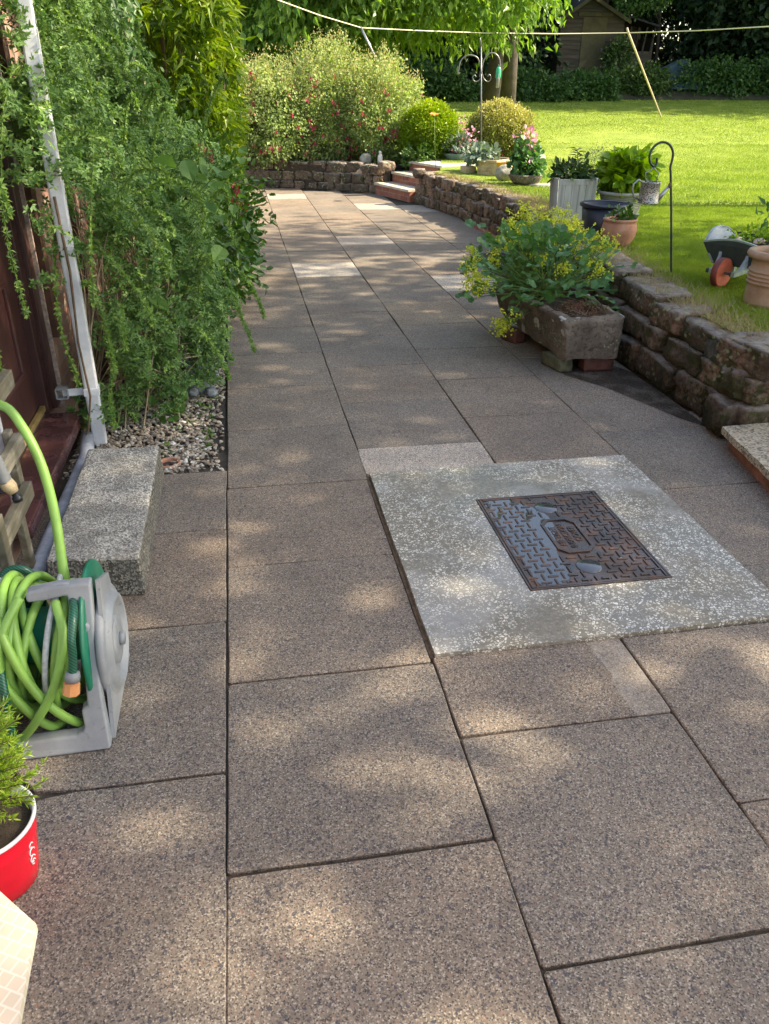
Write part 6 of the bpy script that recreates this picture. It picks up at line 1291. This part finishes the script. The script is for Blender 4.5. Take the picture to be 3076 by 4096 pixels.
# leafy bough in front of the shed
tree('ivy_tree', (14.9, 28.6, 2.0), 3, (12.6, 25.4, 3.95), (.85, .4, .36), 80, 20, .13, .12, .08, LM['mid'], 'leafy bough hanging in front of the shed gable', 203, ttop=(14.2, 27.6, 5.2), r0=.06, tpl='quad', nb=10, shell=.9)
shrub('shed_ivy', (12.45, 26.3, 2.3), (.36, .25, .62), 130, 18, .09, .09, .06, LM['ivy'], 'ivy climbing beside the shed door', 'climber', seed=204, nst=10, r0=.02)
HB = [(16.5, 33, 6, 6, 2.5, 6, 'very tall dark tree behind the lean-to'), (25, 34, 6, 7, 2.5, 7, 'very tall dark tree at the back right corner'), (31, 30, 5, 5, 3, 6, 'dark tree beyond the right edge'), (8, 34, 6, 6, 2.5, 6, 'very tall dark tree behind the shed roof'), (-6, 24, 2.4, 4.2, 2.6, 3.4, 'dark evergreen hedge far behind the fuchsia'), (.5, 25, 2.6, 4.0, 2.6, 3.2, 'dark hedge mass behind the cherry tree'), (6.3, 27, 3.2, 3.5, 2.4, 3.6, 'dark hedge left of the shed'),
      (18.9, 28.4, 3.6, 3.2, 2.2, 3.6, 'dark tree behind the tarpaulin heap'), (21.6, 27.0, 3.6, 3.2, 2.6, 3.6, 'dark hedge at the far right of the lawn'), (12.0, 31.5, 5.4, 4.6, 2.4, 4.0, 'dark tree rising behind the shed'), (26.5, 27.5, 4.2, 4, 3, 4.2, 'dark tree mass cut off by the right edge'), (3.4, 30, 6, 5, 2.4, 4.5, 'tall dark tree behind everything in the middle'), (-9.5, 21, 5, 4, 3, 5.0, 'tall dark tree behind the left hedge')]
for i, (x, y, z, rx, ry, rz, lab) in enumerate(HB):
    tree('hedge_tree', (x, y + .6, 1.2), z, (x, y, z), (rx, ry, rz), 900, 30, .28, .24, .15, LM['dark'], lab, 210 + i, 'dark trees and hedges closing the garden', r0=.18, nb=14, shell=.45, bump=.25, cat='tree')
UG = [(3.0, 23.6, 1.5, 1.5, .6, .55, 'mid', 'ground cover at the far lawn edge below the cherry'), (5.6, 23.5, 1.5, 1.4, .6, .6, 'mid', 'dark bushes at the lawn edge right of the tall pole'), (8.6, 23.8, 1.35, 1.5, .7, .52, 'mid', 'dense leafy bush at the lawn edge in front of the shed corner'), (10.6, 24.2, 1.40, 1.0, .6, .50, 'mid', 'leafy bush before the shed door'),
      (12.6, 24.9, 1.6, 1.0, .5, .42, 'ivy', 'brighter ivy bush below the lean-to'), (15.4, 24.9, 1.75, 1.5, .6, .5, 'mid', 'low brambles in front of the tarpaulin'), (18.0, 24.8, 1.9, 1.5, .8, .9, 'mid', 'broad leafy bush at the right of the tarpaulin'), (20.6, 24.6, 2.1, 1.6, .9, 1.1, 'mid', 'tall undergrowth at the right end of the lawn'), (.6, 22.8, 1.5, 1.8, .7, .9, 'mid', 'undergrowth behind the fuchsia')]
for i, (x, y, z, rx, ry, rz, lm, lab) in enumerate(UG):
    shrub('lawn_edge_bush', (x, y, z), (rx, ry, rz), 260, 22, .11, .11, .075, LM[lm], lab, 'bush', 'bushes along the far edge of the lawn', seed=230 + i, nst=8, r0=.02, shell=.6, zmin=1.0)
shrub('ivy_mound', (-1.3, 17.5, 1.7), (2.3, 1.6, 1.6), 700, 22, .12, .085, .055, LM['ivy'], 'ivy covered mound with pale leaves behind the fuchsia, left', 'ivy', seed=245, nst=0, shell=.35)
# tall trees standing outside the view on the right: they shade the patio and the far hedge
def shade(base, c, rad, ncl, per, lab, seed, L=.155): tree('tall_tree', base, 8, c, rad, ncl, per, .46, L, L * .62, LM['shade'], lab, seed, 'tall trees on the right side of the garden', r0=.22, nb=20, shell=.7)
shade((9.8, 1.9, .4), (9.8, 1.9, 7.2), (2.8, 3.4, 2.6), 540, 33, 'tall tree right of the lawn near the house', 301)
shade((10.0, 6.6, .4), (10.2, 6.4, 8.0), (2.3, 2.1, 2.0), 120, 20, 'tall thin crowned tree beside the lawn', 302)
shade((9.2, -2.8, .0), (9.4, -2.6, 6.8), (2.6, 3.0, 2.4), 210, 24, 'tall tree right of the paving behind the viewer', 303)
shade((19.5, 26.6, 1.9), (16.5, 21.8, 8.4), (4.6, 2.0, 2.0), 300, 26, 'wide tree crown arching over the right end of the lawn', 306, .3)
shade((12.6, 29.6, 2.1), (10.6, 21.6, 8.4), (3.6, 1.8, 2.0), 240, 26, 'wide tree crown arching over the lawn before the shed', 307, .3)
shade((24, 22, 1.0), (24, 22, 8.5), (4.5, 4.5, 4.0), 420, 24, 'big tree at the far right corner of the lawn', 304, .3)
shade((19, 27, 2.0), (18.5, 27.5, 9.5), (5, 3, 3.2), 420, 24, 'high tree crown over the tarpaulin heap', 305, .3)
